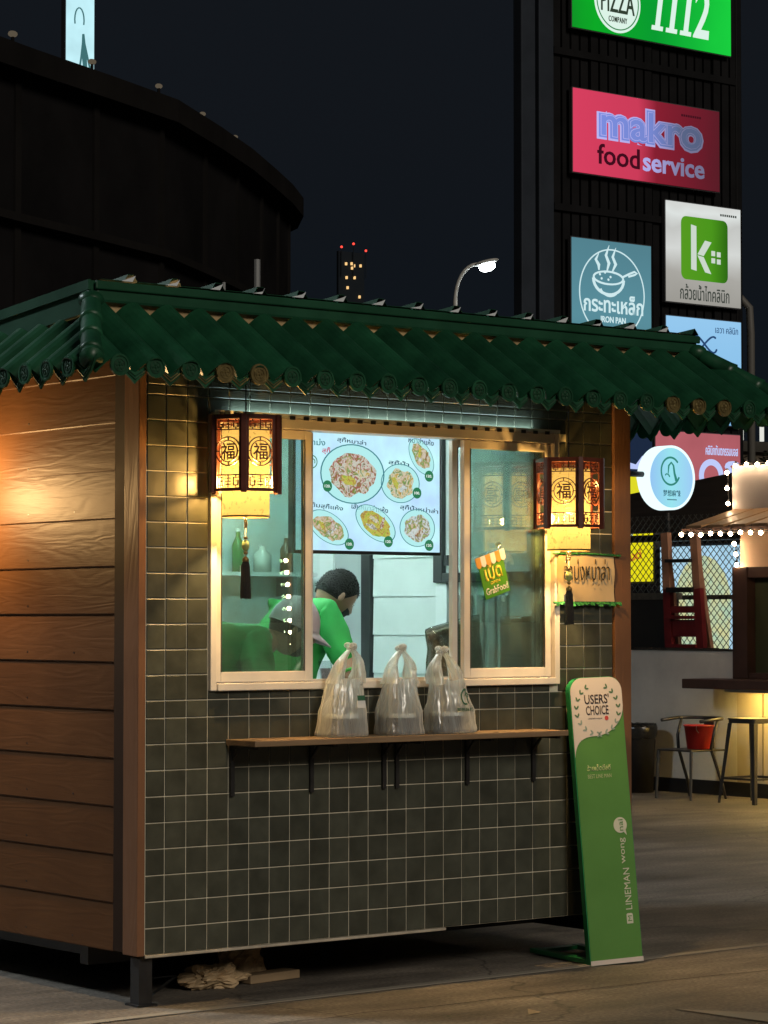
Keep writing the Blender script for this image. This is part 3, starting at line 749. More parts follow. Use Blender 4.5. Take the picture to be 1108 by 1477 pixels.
# ------------------------------------------------------------------ lanterns
def lantern(x, y, ztop, yaw, label, cord_top):
    Rr = .142; H = .292; root = empty('palace_lantern', (x, y, ztop-H), yaw)
    tag(root, label, 'lantern', 'hanging palace lanterns')
    # local coordinates: z from 0 (frame bottom) to H (frame top)
    for k in range(6):
        a = k*math.pi/3; cx, cy = Rr*math.cos(a), Rr*math.sin(a)
        MB().box(-.011,.011,-.011,.011,-.006,H+.004, Matrix.Translation((cx,cy,0)) @ Matrix.Rotation(a,4,'Z')).build('post', M['lanternwood'], root, local=True, bevel=.002)
    ap = Rr*math.cos(math.pi/6); hs = Rr/2-.010
    for k in range(6):
        a = k*math.pi/3+math.pi/6
        T = Matrix.Rotation(a+math.pi/2, 4, 'Z') @ Matrix.Translation((0,-ap,0))
        p = MB()
        p.box(-hs,hs,-.006,.006,.000,.012,T); p.box(-hs,hs,-.006,.006,H-.014,H,T)
        p.box(-hs,-hs+.010,-.004,.004,.012,H-.014,T); p.box(hs-.010,hs,-.004,.004,.012,H-.014,T)
        y0, y1 = -.003, .003
        for zz in (.062, H-.056): p.box(-hs,hs,y0,y1,zz-.0022,zz+.0022,T)
        # fretwork bands
        for (za, zb) in ((.014,.060), (H-.054,H-.016)):
            zc = (za+zb)/2; w3 = (2*hs-.02)/3
            for q in range(3):
                xc = -hs+.010+w3*(q+.5)
                if q == 1:
                    p.box(xc-.0016,xc+.0016,y0,y1,za,zb,T)
                    for dz in (-.012,0,.012): p.box(xc-w3*.36,xc+w3*.36,y0,y1,zc+dz-.0016,zc+dz+.0016,T)
                else:
                    h2 = (zb-za)*.36; w2 = w3*.34
                    p.box(xc-w2,xc+w2,y0,y1,zc+h2-.003,zc+h2,T); p.box(xc-w2,xc+w2,y0,y1,zc-h2,zc-h2+.003,T)
                    p.box(xc-w2,xc-w2+.003,y0,y1,zc-h2,zc+h2,T); p.box(xc+w2-.003,xc+w2,y0,y1,zc-h2,zc+h2*.3,T)
                    p.box(xc-w2*.35,xc+w2,y0,y1,zc-.0015,zc+.0015,T)
                p.box(xc-.0014,xc+.0014,y0,y1,zb-.006,zb,T); p.box(xc-.0014,xc+.0014,y0,y1,za,za+.006,T)
        # medallion rings
        zc = .153
        p.ring((0,zc),.0535,.0570,y0,y1,28,M=T); p.ring((0,zc),.0400,.0430,y0,y1,24,M=T)
        for q in range(4):
            t = q*math.pi/2
            p.box(.042,.0545,y0,y1,-.0016,.0016, T @ Matrix.Translation((0,0,zc)) @ Matrix.Rotation(-t,4,'Y'))
        p.box(-hs,-.056,y0,y1,zc-.010,zc+.010,T); p.box(.056,hs,y0,y1,zc-.010,zc+.010,T)
        pan = p.build('lattice_panel', M['lanternwood'], root, local=True)
        me = text_mesh('福', offset=.012)
        vs = me.vertices; bx = (min(v.co.x for v in vs), max(v.co.x for v in vs), min(v.co.y for v in vs), max(v.co.y for v in vs))
        for v in vs:
            v.co = T @ Vector(((v.co.x-(bx[0]+bx[1])/2)/(bx[1]-bx[0])*.062, -.002, zc+(v.co.y-(bx[2]+bx[3])/2)/(bx[3]-bx[2])*.066))
        link_mesh('character', me, M['lanternwood'], pan)
    top = MB(); top.lathe([(Rr*.2,H+.004),(Rr*1.0,H+.004),(Rr*1.0,H-.004),(Rr*.2,H-.004)], n=6); top.build('top_plate', M['lanternwood'], root, local=True)
    s_ = MB(); s_.lathe([(.092,-.093),(.092,H*.86)], n=40); s_.build('paper_shade', M['shade'], root, local=True, smooth=True)
    s_ = MB(); s_.lathe([(.0935,-.098),(.0935,-.091),(.0905,-.091),(.0905,-.098),(.0935,-.098)], n=40); s_.build('shade_rim', M['brass'], root, local=True)
    s_ = MB(); s_.ball((0,0,.040), (.030,.030,.036), 16, 10); s_.build('bulb', M['bulb_warm'], root, local=True, smooth=True)
    L = bpy.data.lights.new('lantern_light', 'POINT'); L.energy = 78.0; L.color = (1.0,.63,.25); L.shadow_soft_size = .018
    lo = bpy.data.objects.new('lamp_light', L); COL.objects.link(lo); lo.parent = root; lo.location = (0,0,.040)
    MB().cyl((0,0,.085),(0,0,.13), .018, n=10).build('lamp_holder', M['black'], root, local=True)
    MB().cyl((0,0,H-.0),(0,0,cord_top-ztop+H), .0028, n=6).build('hanging_cord', M['cord'], root, local=True)
    MB().cyl((0,0,.13),(0,0,H-.003), .003, n=6).build('lamp_wire', M['cord'], root, local=True)
    # tassel: crossbar, knot, loop, bead, cap, threads
    zb = -.098
    k_ = MB(); k_.tube([(-.092,0,zb+.004),(.092,0,zb+.004)], .003, 6)
    k_.build('shade_crossbar', M['brass'], root, local=True)
    k_ = MB(); k_.tube([(0,0,zb+.004),(0,0,zb-.20)], .0022, 6)
    for q in range(7):
        a = q*.9; k_.tube([(.012*math.cos(a)+.009*math.cos(t), .004*math.sin(q*2.1), zb-.022+.010*math.sin(a)+.009*math.sin(t)) for t in [j*math.pi/4 for j in range(9)]], .0028, 5)
    k_.tube([(0,0,zb-.004),(-.022,0,zb-.010),(-.034,0,zb-.032),(-.036,.0,zb-.052),(-.030,0,zb-.050),(-.024,0,zb-.03),(-.004,0,zb-.012)], .003, 5)
    k_.build('knotted_cord', M['cream_cord'], root, local=True, smooth=True)
    k_ = MB(); k_.ball((0,0,zb-.108), (.015,.015,.023), 12, 8); k_.build('bead', M['jade'], root, local=True, smooth=True)
    k_ = MB(); k_.ball((0,0,zb-.079), (.009,.009,.006), 8, 6); k_.build('bead_cap', M['brass'], root, local=True, smooth=True)
    k_ = MB(); k_.ball((0,0,zb-.137), (.009,.009,.007), 8, 6); k_.build('bead_cap', M['brass'], root, local=True, smooth=True)
    k_ = MB(); k_.lathe([(.003,zb-.150),(.012,zb-.158),(.014,zb-.170),(.003,zb-.172)], n=10); k_.build('tassel_cap', M['brass'], root, local=True, smooth=True)
    tas = MB(); n = 26
    prof = [(.010,zb-.170),(.0150,zb-.185),(.0165,zb-.215),(.0185,zb-.260),(.0195,zb-.312)]
    vs = []
    for (r, z) in prof:
        for i in range(n):
            t = 2*math.pi*i/n; rr = r*(1+.09*(i % 2)); vs.append((rr*math.cos(t), rr*math.sin(t), z+(random.uniform(-.004,.004) if z == prof[-1][1] else 0)))
    tas.add(vs, [(q*n+i, q*n+(i+1) % n, (q+1)*n+(i+1) % n, (q+1)*n+i) for q in range(4) for i in range(n)]+[tuple(range(4*n, 5*n))])
    tb = tas.build('tassel', M['tassel'], root, local=True)
    tg_ = MB().box(-.006,.006,-.021,-.0195,zb-.215,zb-.186).build('tassel_tag', M['white'], root, local=True)
    return root
vang = math.atan2(-.7853, -.619)       # direction from the kiosk to the viewer
lantern(.335, -.19, 2.268, vang, 'lit dark wood lantern with gold shade hanging at the left end of window', 2.50)
lantern(2.022, -.19, 2.166, vang+R(30)-R(14), 'lit dark wood lantern hanging in front of the tan cloth notice', 2.50)
wl = empty('wall_lamp', (-.02, 1.24, 2.0)); tag(wl, 'round warm wall lamp on the plank side, just outside the left edge', 'lamp')
MB().cyl((-.021,1.24,2.02),(-.035,1.24,2.02), .05, n=20).build('back_plate', M['steel_black'], wl)
MB().tube([(-.035,1.24,2.02),(-.16,1.24,2.10),(-.28,1.24,2.07)], .008, 8).build('arm', M['steel_black'], wl)
MB().ball((-.28,1.24,2.01), .06, 18, 12).build('globe', M['bulb_warm'], wl, smooth=True)
L = bpy.data.lights.new('wall_lamp_light', 'POINT'); L.energy = 62.0; L.color = (1.0,.60,.24); L.shadow_soft_size = .05
lo = bpy.data.objects.new('lamp_light', L); COL.objects.link(lo); lo.parent = wl; lo.location = (-.26, 0, .01)

# ------------------------------------------------------------------ things at the kiosk window
# --- backlit menu board
mb_root = empty('menu_board', (1.29, .25, 1.76)); tag(mb_root, 'bright backlit menu board with six dishes, hanging inside the serving window', 'menu board')
sx0, sx1, sz0, sz1 = .90, 1.668, 1.772, 2.275
o = MB(); o.box(sx0-.012, sx1+.012, .252, .29, sz0-.014, sz1+.014); o.build('casing', M['black'], mb_root, bevel=.003)
scr = emat('menu_panel', (.50,.74,1.0), 1.0, vs=6.5, col2=(.60,1.0,1.0))
B(sx0, sx1, .2475, .2515, sz0, sz1).build('panel', scr, mb_root)
MB().cyl((1.05,.27,sz1+.014),(1.05,.27,2.53), .004, n=6).build('hanger', M['steel'], mb_root); MB().cyl((1.55,.27,sz1+.014),(1.55,.27,2.53), .004, n=6).build('hanger', M['steel'], mb_root)
ink = emat('menu_ink', (.015,.05,.10), 1.0); plate_m = emat('menu_plate', (.46,.86,.86), 1.0); ringm = emat('menu_ring', (.05,.22,.26), 1.0)
badge_m = emat('menu_badge', (.03,.20,.09), 1.0); wtxt = emat('menu_white', (.85,.95,.92), 1.0); redink = emat('menu_red', (.55,.04,.10), 1.0)
foods = [food_mat('dish_print_a', [(.20,.09,.04),(.55,.62,.50),(.75,.72,.62),(.42,.12,.10),(.20,.30,.05),(.8,.78,.7)]),
         food_mat('dish_print_b', [(.30,.14,.04),(.62,.45,.12),(.8,.75,.6),(.10,.28,.06),(.5,.4,.15)]),
         food_mat('dish_print_c', [(.45,.16,.08),(.75,.70,.55),(.6,.42,.25),(.15,.35,.05),(.8,.8,.7)]),
         food_mat('dish_print_d', [(.20,.38,.04),(.45,.55,.08),(.65,.58,.12),(.4,.2,.05),(.7,.7,.3)]),
         food_mat('dish_print_e', [(.28,.42,.40),(.62,.75,.74),(.75,.8,.75),(.3,.25,.2),(.4,.5,.12),(.7,.8,.8)])]
def px2menu(px, py):           # picture position on the printed menu -> panel position
    u = (px-443)/(632-443); v = (py-(624+ (px-443)*.06))/((793+(px-443)*.03)-(624+(px-443)*.06))
    return .958+u*(1.662-.958), sz1-.008-v*(sz1-sz0-.01)
def blob(cx, cz, rx, rz, rot, y, mat, name, parent, wob=0.0, n=30, seed=0):
    poly = []
    for i in range(n):
        t = 2*math.pi*i/n; rr = 1+wob*noise.noise(Vector((math.cos(t)*2.2+seed, math.sin(t)*2.2, seed*1.7)))
        x, z = rx*rr*math.cos(t), rz*rr*math.sin(t)
        poly.append((cx+x*math.cos(rot)-z*math.sin(rot), cz+x*math.sin(rot)+z*math.cos(rot)))
    return MB().prism(poly, 'y', y-.0008, y).build(name, mat, parent)
dishes = [(506,686,42,39,0,'สุกี้หมาล่า',(505,640),0,(470,703)), (575,700,26,26,0,'สุกี้น้ำ',(573,672),1,(599,714)), (606,662,22,17,-.9,'หมาล่าแห้ง',(606,640),2,(617,690)),
          (472,762,28,19,-.45,'ต้มสุกี้แห้ง',(470,733),2,(501,786)), (539,757,29,20,-.5,'เส้นหมาล่าแห้ง',(531,735),3,(557,783)), (600,764,24,25,0,'สุกี้น้ำหม่าล่า',(603,738),4,(617,789))]
for i, (px, py, rx, rz, rot, cap, cpos, fm, bd) in enumerate(dishes):
    cx, cz = px2menu(px, py); k = (1.662-.958)/189*1.0; kz = (sz1-sz0)/170
    blob(cx, cz, rx*k*1.08, rz*kz*1.10, rot, .2470, plate_m, 'plate_print', mb_root)
    pr = MB(); 
    T = Matrix.Translation((cx,0,cz)) @ Matrix.Rotation(-rot, 4, 'Y')
    pr.ring((0,0), rz*kz*1.05, rz*kz*1.09, .2455, .2460, 36, sx=(rx*k)/(rz*kz), M=T); pr.build('plate_ring', ringm, mb_root)
    blob(cx, cz-.002, rx*k*.78, rz*kz*.78, rot, .2458, foods[fm], 'dish_print', mb_root, wob=.22, seed=i*3.1)
    for q in range(3):
        a = q*2.1+i; blob(cx+rx*k*.3*math.cos(a), cz+rz*kz*.3*math.sin(a), rx*k*.26, rz*kz*.16, a*.7, .2449-.0009*q, foods[(fm+1+q) % 5], 'garnish_print', mb_root, wob=.5, seed=i*1.3+q)
    tx, tz = px2menu(*cpos); wd = .028*len(cap)*.5
    text(cap, tx-wd/2, tx+wd/2, tz-.012, tz+.014, .2468, ink, mb_root, th=.0006, offset=.01, rot=-.08)
    bx_, bz_ = px2menu(*bd); blob(bx_, bz_, .024, .024, 0, .2440, badge_m, 'price_badge', mb_root, n=20)
    text('120.' if i != 1 else '100.', bx_-.015, bx_+.015, bz_-.006, bz_+.006, .2430, wtxt, mb_root, th=.0005, offset=.015)
tx, tz = px2menu(458, 640); text('อาม่ง', tx-.055, tx+.035, tz-.014, tz+.014, .2468, ringm, mb_root, th=.0006, offset=.012)
tx, tz = px2menu(468, 652); text('สุกี้', tx-.018, tx+.024, tz-.016, tz+.014, .2468, redink, mb_root, th=.0006, offset=.012)
tx, tz = px2menu(449, 668); pr = MB(); pr.ring((tx,tz), .024, .028, .2462, .2468, 24); pr.ring((tx+.003,tz), .010, .014, .2462, .2468, 12, a0=-.6, a1=3.6); pr.build('logo_print', badge_m, mb_root)

# --- green OPEN card hung on the right pane
op = empty('open_card', (1.76, .0, 1.56)); tag(op, 'tilted green OPEN card with orange striped awning stuck on the right pane', 'sign')
c_, s_ = math.cos(R(19)), math.sin(R(19))
Top = Matrix.Translation((1.762, 0, 1.668)) @ Matrix.Rotation(-R(17), 4, 'Y')
om = MB(); om.box(-.072,.072,-.002,.0015,-.085,.078, Top); om.build('card', pmat('green_card', (.07,.27,.015), .45), op, bevel=.004)
for k in range(6):
    a = -.084+.028*k; poly = [(a,.100),(a+.028,.100),(a+.028,.066)]+[(a+.014+.014*math.cos(t), .066-.014*math.sin(t)) for t in [j*math.pi/6 for j in range(1,6)]]+[(a,.066)]
    MB().prism(poly, 'y', -.007, -.0035, M=Top).build('awning_stripe', pmat('orange_stripe', (.62,.30,.05), .5) if k == 0 else (bpy.data.materials['orange_stripe'] if k % 2 == 0 else M['white']), op)
def ttext(body, x0, x1, z0, z1, y, mat, parent, T, off=0.0, th=.001, name='lettering'):
    r = text(body, x0, x1, z0, z1, y, mat, parent, name=name, local=True, th=th, offset=off)
    if r:
        wl = wloc(parent)
        for v in r[0].data.vertices: v.co = (T @ v.co) - wl
    return r
yel = pmat('yellow_print', (.75,.62,.06), .5)
ttext('เปิด', -.048, .048, -.012, .056, -.0025, yel, op, Top, .03)
ttext('OPEN', -.028, .028, -.030, -.018, -.0025, yel, op, Top, .02)
ttext('GrabFood', -.062, .064, -.070, -.040, -.0025, M['white'], op, Top, .012)
MB().cyl((1.785,.002,1.80),(1.785,-.012,1.80), .012, n=12).tube([(1.785,-.012,1.80),(1.778,-.016,1.785),(1.782,-.012,1.765)], .002, 6).build('suction_hook', M['clear'], op)

# --- tan cloth notice with green fringe on the right strip of wall
cl = empty('cloth_notice', (2.27, -.02, 1.54)); tag(cl, 'tan cloth notice with green fringes beside the window on the tiles', 'notice')
n = 24; mb = MB(); vs = []
for i in range(n+1):
    for j in range(13):
        x = 2.105+.335*i/n; z = 1.562+.205*j/12
        vs.append((x, -.026-.004*noise.noise(Vector((x*14, z*9, 1)))-.003*math.sin(z*40+x*9), z))
mb.add(vs, [(i*13+j, (i+1)*13+j, (i+1)*13+j+1, i*13+j+1) for i in range(n) for j in range(12)])
mb.build('cloth', pmat('tan_cloth', (.46,.36,.22), .8, var=.10, vs=6), cl, smooth=True)
fr = pmat('green_fringe', (.03,.22,.05), .7, var=.3, vs=60)
for (z, d) in ((1.768, 1), (1.558, -1)):
    m = MB()
    for i in range(46):
        x = 2.075+.40*i/46; a = random.uniform(-.5,.5); h = random.uniform(.006,.018)
        m.add([(x,-.030-random.uniform(0,.01),z),(x+.011,-.031,z+.004),(x+.008+a*.012,-.034-random.uniform(0,.012),z-h if d < 0 else z+h*.5),(x-.003+a*.01,-.031,z-h*.9 if d < 0 else z-h*.4)], [(0,1,2,3)])
    m.tube([(2.075,-.030,z),(2.27,-.031,z+random.uniform(-.004,.004)),(2.475,-.030,z-.004)], .004, 6)
    m.build('fringe', fr, cl)
text('อาม่งหม่าล่า', 2.135, 2.405, 1.655, 1.748, -.034, pmat('black_brush', (.02,.018,.015), .8), cl, th=.0008, offset=-.006)
text('。。', 2.30, 2.345, 1.632, 1.640, -.034, bpy.data.materials['black_brush'], cl, th=.0008)

# --- takeaway bags and the tubs in them
def plastic_bag(cx, cy, z0, w_, d_, h, topx, label, seed, lean=0.0, handles='tied'):
    root = empty('takeaway_bag', (cx, cy, z0)); tag(root, label, 'plastic bag', 'filled takeaway bags on the shelf')
    n = 72; rings = []; prof = [(0.0,.96),(.012,1.06),(.05,1.05),(.12,1.0),(.20,.98),(.28,.96),(.36,.90),(.44,.82),(.52,.77),(.58,.72),(.64,.68)]
    vs = []
    for (t, wv) in prof:
        z = h*t
        for i in range(n):
            a = 2*math.pi*i/n; ca, sa = math.cos(a), math.sin(a)
            ex = .62 if t < .3 else .8
            x = math.copysign(abs(ca)**ex, ca); y = math.copysign(abs(sa)**ex, sa)
            fold = 1+ (.05+.26*t)*noise.noise(Vector((ca*3.4+seed, sa*3.4, t*2.2))) + (.10*t)*math.sin(a*9+seed*2+t*4)*noise.noise(Vector((ca*5, sa*5, seed)))
            fold += .05*noise.noise(Vector((ca*8, sa*8+seed, t*9)))+.06*t*math.sin(a*17+seed+3*t)
            vs.append((topx*t*t+lean*t+w_/2*wv*x*fold, d_/2*(wv if t < .5 else wv*.92)*y*fold, z))
    m = MB(); nr = len(prof)
    m.add(vs, [(k*n+i, k*n+(i+1) % n, (k+1)*n+(i+1) % n, (k+1)*n+i) for k in range(nr-1) for i in range(n)]+[tuple(range(n-1,-1,-1))])
    m.build('bag_film', M['bag'], root, local=True, smooth=True)
    # two gathered handles rising to a knot
    zt = h*.62; wv = .70
    for sgn in (-1, 1):
        mm = MB(); vs = []; K = 12; nn = 20
        for k in range(K+1):
            t = k/K; xc = topx*(.40+.60*t)+lean*.75+sgn*w_/2*wv*(.78*(1-t**3.0)+.06*t); z = zt-.012+(h-zt)*t
            wx = w_/2*wv*(.26*(1-t)+.13); wy = d_/2*wv*(.72*(1-t)+.24)
            for i in range(nn):
                a = 2*math.pi*i/nn; f = 1+.45*noise.noise(Vector((math.cos(a)*2.5+seed*sgn, math.sin(a)*2.5, t*3+seed)))
                vs.append((xc+wx*math.cos(a)*f, wy*math.sin(a)*f, z))
        mm.add(vs, [(k*nn+i, k*nn+(i+1) % nn, (k+1)*nn+(i+1) % nn, (k+1)*nn+i) for k in range(K) for i in range(nn)])
        mm.build('handle', M['bag'], root, local=True, smooth=True)
    kn = MB()
    for q in range(5):
        kn.ball((topx+lean+.013*math.cos(q*1.7+seed), .010*math.sin(q*2.3), h-.004+.008*math.sin(q*1.1)), (.019,.013,.012), 10, 7)
    kn.build('knot', M['bag'], root, local=True, smooth=True)
    return root
SZ = 1.0145; YB = -.105
b1 = plastic_bag(.868, YB, SZ, .196, .145, .362, .050, 'clear bag with yellowish tub, leftmost of three on the shelf', 1.3)
b2 = plastic_bag(1.163, YB, SZ, .188, .148, .356, .012, 'clear bag with brown tub, middle of the three on the shelf', 4.7)
b3 = plastic_bag(1.428, YB, SZ, .212, .150, .345, -.038, 'clear bag printed with a green figure, rightmost of three on the shelf', 8.2)
def tub(x, y, r, h, soupcol, label):
    t_ = empty('food_tub', (x, y, SZ+.004)); tag(t_, label, 'food tub', 'food tubs inside the bags')
    m = MB(); m.lathe([(.001,0),(r*.72,0),(r*.76,.004),(r*.97,h),(r,h),(r*.99,h+.003),(r*.90,h),(r*.7,.006),(.001,.005)], n=32); m.build('tub', glassmat('clear_tub', (.88,.88,.84), .06) if 'clear_tub' not in bpy.data.materials else bpy.data.materials['clear_tub'], t_, local=True, smooth=True)
    m = MB(); m.lathe([(.001,.007),(r*.66,.007),(r*.86,h*.80),(r*.5,h*.86),(.001,h*.84)], n=28); m.build('food', pmat('food_'+label.split()[0], soupcol, .6, var=.45, vs=40, bump=.8, bs=50), t_, local=True, smooth=True)
    m = MB(); m.lathe([(.001,h+.008),(r*.9,h+.008),(r*1.02,h+.006),(r*1.02,h-.001),(r*1.005,h-.008)], n=32); m.build('lid', bpy.data.materials['milky_lid'] if 'milky_lid' in bpy.data.materials else pmat('milky_lid', (.72,.74,.70), .35), t_, local=True, smooth=True)
    for q in range(4):
        a = q*1.7; MB().ball((r*.62*math.cos(a), r*.62*math.sin(a), h*.80), (.014,.009,.006), 8, 5).build('herb', bpy.data.materials['herb_green'] if 'herb_green' in bpy.data.materials else pmat('herb_green', (.05,.18,.02), .6), t_, local=True, smooth=True)
tub(.872, YB, .067, .078, (.40,.34,.14), 'yellowish noodle tub in the leftmost bag')
tub(1.163, YB, .068, .074, (.20,.11,.055), 'brown soup tub in the middle bag')
tub(1.418, YB, .069, .076, (.19,.12,.06), 'brown soup tub in the bag with the green print')
# prints on the bags
bp_ = pmat('bag_green_print', (.02,.12,.06), .6)
m = MB(); T = Matrix.Translation((.028, -.072, .15)) @ Matrix.Rotation(-.12, 4, 'X')
m.ring((0,0), .026, .034, 0, .0008, 20, sx=.7, M=T, a0=R(80), a1=R(290)); m.ring((.006,.004), .008, .014, 0, .0008, 14, sx=.7, M=T, a0=-.5, a1=3.3)
m.bar((.022,-.071,.186), (.042,-.076,.122), .006, .001); m.build('figure_print', bp_, b3, local=True)
r = text('梦想麻辣', -.045, .045, -.008, .008, 0, bp_, b3, th=.0005, local=True, offset=.01)
for v in r[0].data.vertices: v.co = Matrix.Translation((.020,-.081,.098)) @ v.co
m = MB().box(-.018,.018,-.002,0,-.010,.010, Matrix.Translation((.046,-.068,.155)) @ Matrix.Rotation(-.12,4,'X')).build('label_print', bp_, b1, local=True)
m = MB().box(-.020,.020,-.001,0.001,-.040,-.011, Matrix.Translation((.046,-.067,.155)) @ Matrix.Rotation(-.12,4,'X')).build('receipt', M['white'], b1, local=True)

# --- big clear bag of dried noodles and an acrylic holder on the inner counter
nb_ = empty('dried_noodle_bag', (1.73, .21, 1.155)); tag(nb_, 'big clear sack of dried brown noodles standing inside the window', 'sack')
def sack(name, mat, sxx, syy, h, seed, parent, flare=.0, loc=(0,0,0)):
    n = 40; prof = [(0,.85),(.05,.98),(.2,1.0),(.45,.97),(.65,.98),(.82,1.06),(.95,1.14),(1.0,1.13)]; vs = []
    for (t, wv) in prof:
        for i in range(n):
            a = 2*math.pi*i/n; ca, sa = math.cos(a), math.sin(a)
            x = math.copysign(abs(ca)**.7, ca); y = math.copysign(abs(sa)**.8, sa)*(1-.75*max(0, t-.5)*2*.9)
            f = 1+.07*noise.noise(Vector((ca*2+seed, sa*2, t*4)))
            vs.append((loc[0]+sxx*wv*x*f-.02*t, loc[1]+syy*y*f, loc[2]+h*t+ (.05*x*max(0,t-.6)*1.6)))
    m = MB(); m.add(vs, [(k*n+i, k*n+(i+1) % n, (k+1)*n+(i+1) % n, (k+1)*n+i) for k in range(len(prof)-1) for i in range(n)]+[tuple(range(n-1,-1,-1)), tuple(range((len(prof)-1)*n, len(prof)*n))])
    return m.build(name, mat, parent, local=True, smooth=True)
sack('noodles', pmat('dried_noodles', (.17,.14,.09), .6, var=.6, vs=35, bump=1.0, bs=60, col2=(.50,.46,.34)), .125, .085, .30, 3.0, nb_)
sack('sack_film', M['bag'] if False else glassmat('sack_film', (.80,.82,.78), .06, haze=.22, hazecol=(.4,.42,.38)), .132, .092, .318, 3.0, nb_)
ac = empty('acrylic_holder', (1.03, .19, 1.155)); tag(ac, 'small clear acrylic card holder standing behind the leftmost bag', 'card holder')
o = MB(); o.box(-.032,.032,-.002,.001,0,.16, Matrix.Rotation(-.22,4,'X')); o.build('holder', M['clear'], ac, local=True)
o = MB(); o.box(-.026,.026,.0015,.0025,.02,.13, Matrix.Rotation(-.22,4,'X')); o.build('card', pmat('grey_card', (.45,.42,.44), .6, var=.4, vs=40), ac, local=True)
o = MB(); o.box(-.034,.034,-.02,.05,-.0,.004); o.build('holder_base', M['clear'], ac, local=True)
ap2 = empty('counter_appliance', (2.17, .22, 1.155)); tag(ap2, 'dark grey appliance on the inner counter behind the right pane', 'appliance')
B(2.05, 2.29, .14, .30, 1.156, 1.50).build('body', pmat('dark_grey_enamel', (.05,.055,.055), .35), ap2, bevel=.012)
B(2.07, 2.27, .134, .139, 1.30, 1.47).build('door', pmat('smoked_glass', (.02,.025,.025), .12), ap2)
for k in range(2): MB().cyl((2.12+.08*k,.139,1.22),(2.12+.08*k,.120,1.22), .017, n=14).build('knob', M['steel'], ap2)
rk = empty('wall_rack', (2.05, 2.25, 1.70)); tag(rk, 'white wall rack on the kiosk back wall behind the left pane', 'rack')
B(1.62, 2.44, 2.16, 2.349, 1.70, 1.72).build('board', M['white_trim'], rk); B(1.70, 1.72, 2.20, 2.349, 1.60, 1.699).build('bracket', M['steel'], rk); B(2.32, 2.34, 2.20, 2.349, 1.60, 1.699).build('bracket', M['steel'], rk)
for k, (cc, nm, hh, rr_) in enumerate((((.45,.30,.05),'amber',.20,.035),((.42,.03,.02),'red',.17,.032),((.05,.20,.06),'green',.22,.030),((.6,.6,.55),'white',.14,.045),((.10,.06,.03),'brown',.19,.034))):
    jb = empty('bottle', (1.72+.15*k, 2.26, 1.7205)); tag(jb, nm+' bottle on the white rack behind the left pane', 'bottle', 'bottles on the wall rack')
    MB().lathe([(.001,0),(rr_,0),(rr_,hh*.62),(rr_*.4,hh*.8),(rr_*.38,hh*.92),(.001,hh*.92)], n=18).build('bottle_body', pmat('bottle_'+nm, cc, .2), jb, local=True, smooth=True)
    MB().cyl((0,0,hh*.921),(0,0,hh), rr_*.45, n=12).build('cap', M['white'], jb, local=True)
# ------------------------------------------------------------------ people
def skin_mesh(name, verts, edges, radii, root=0, sub=2):
    me = bpy.data.meshes.new(name+'_rig'); me.from_pydata(verts, edges, [])
    o = bpy.data.objects.new(name+'_rig', me); COL.objects.link(o)
    o.modifiers.new('skin', 'SKIN'); sv = me.skin_vertices[0].data
    for i, r in enumerate(radii):
        sv[i].radius = r if isinstance(r, tuple) else (r, r); sv[i].use_root = (i == root)
    o.modifiers['skin'].use_smooth_shade = True
    sb = o.modifiers.new('sub', 'SUBSURF'); sb.levels = sub; sb.render_levels = sub
    bpy.context.view_layer.update()
    dg = bpy.context.evaluated_depsgraph_get()
    out = bpy.data.meshes.new_from_object(o.evaluated_get(dg)); out.name = name
    for p in out.polygons: p.use_smooth = True
    bpy.data.objects.remove(o); bpy.data.meshes.remove(me)
    return out

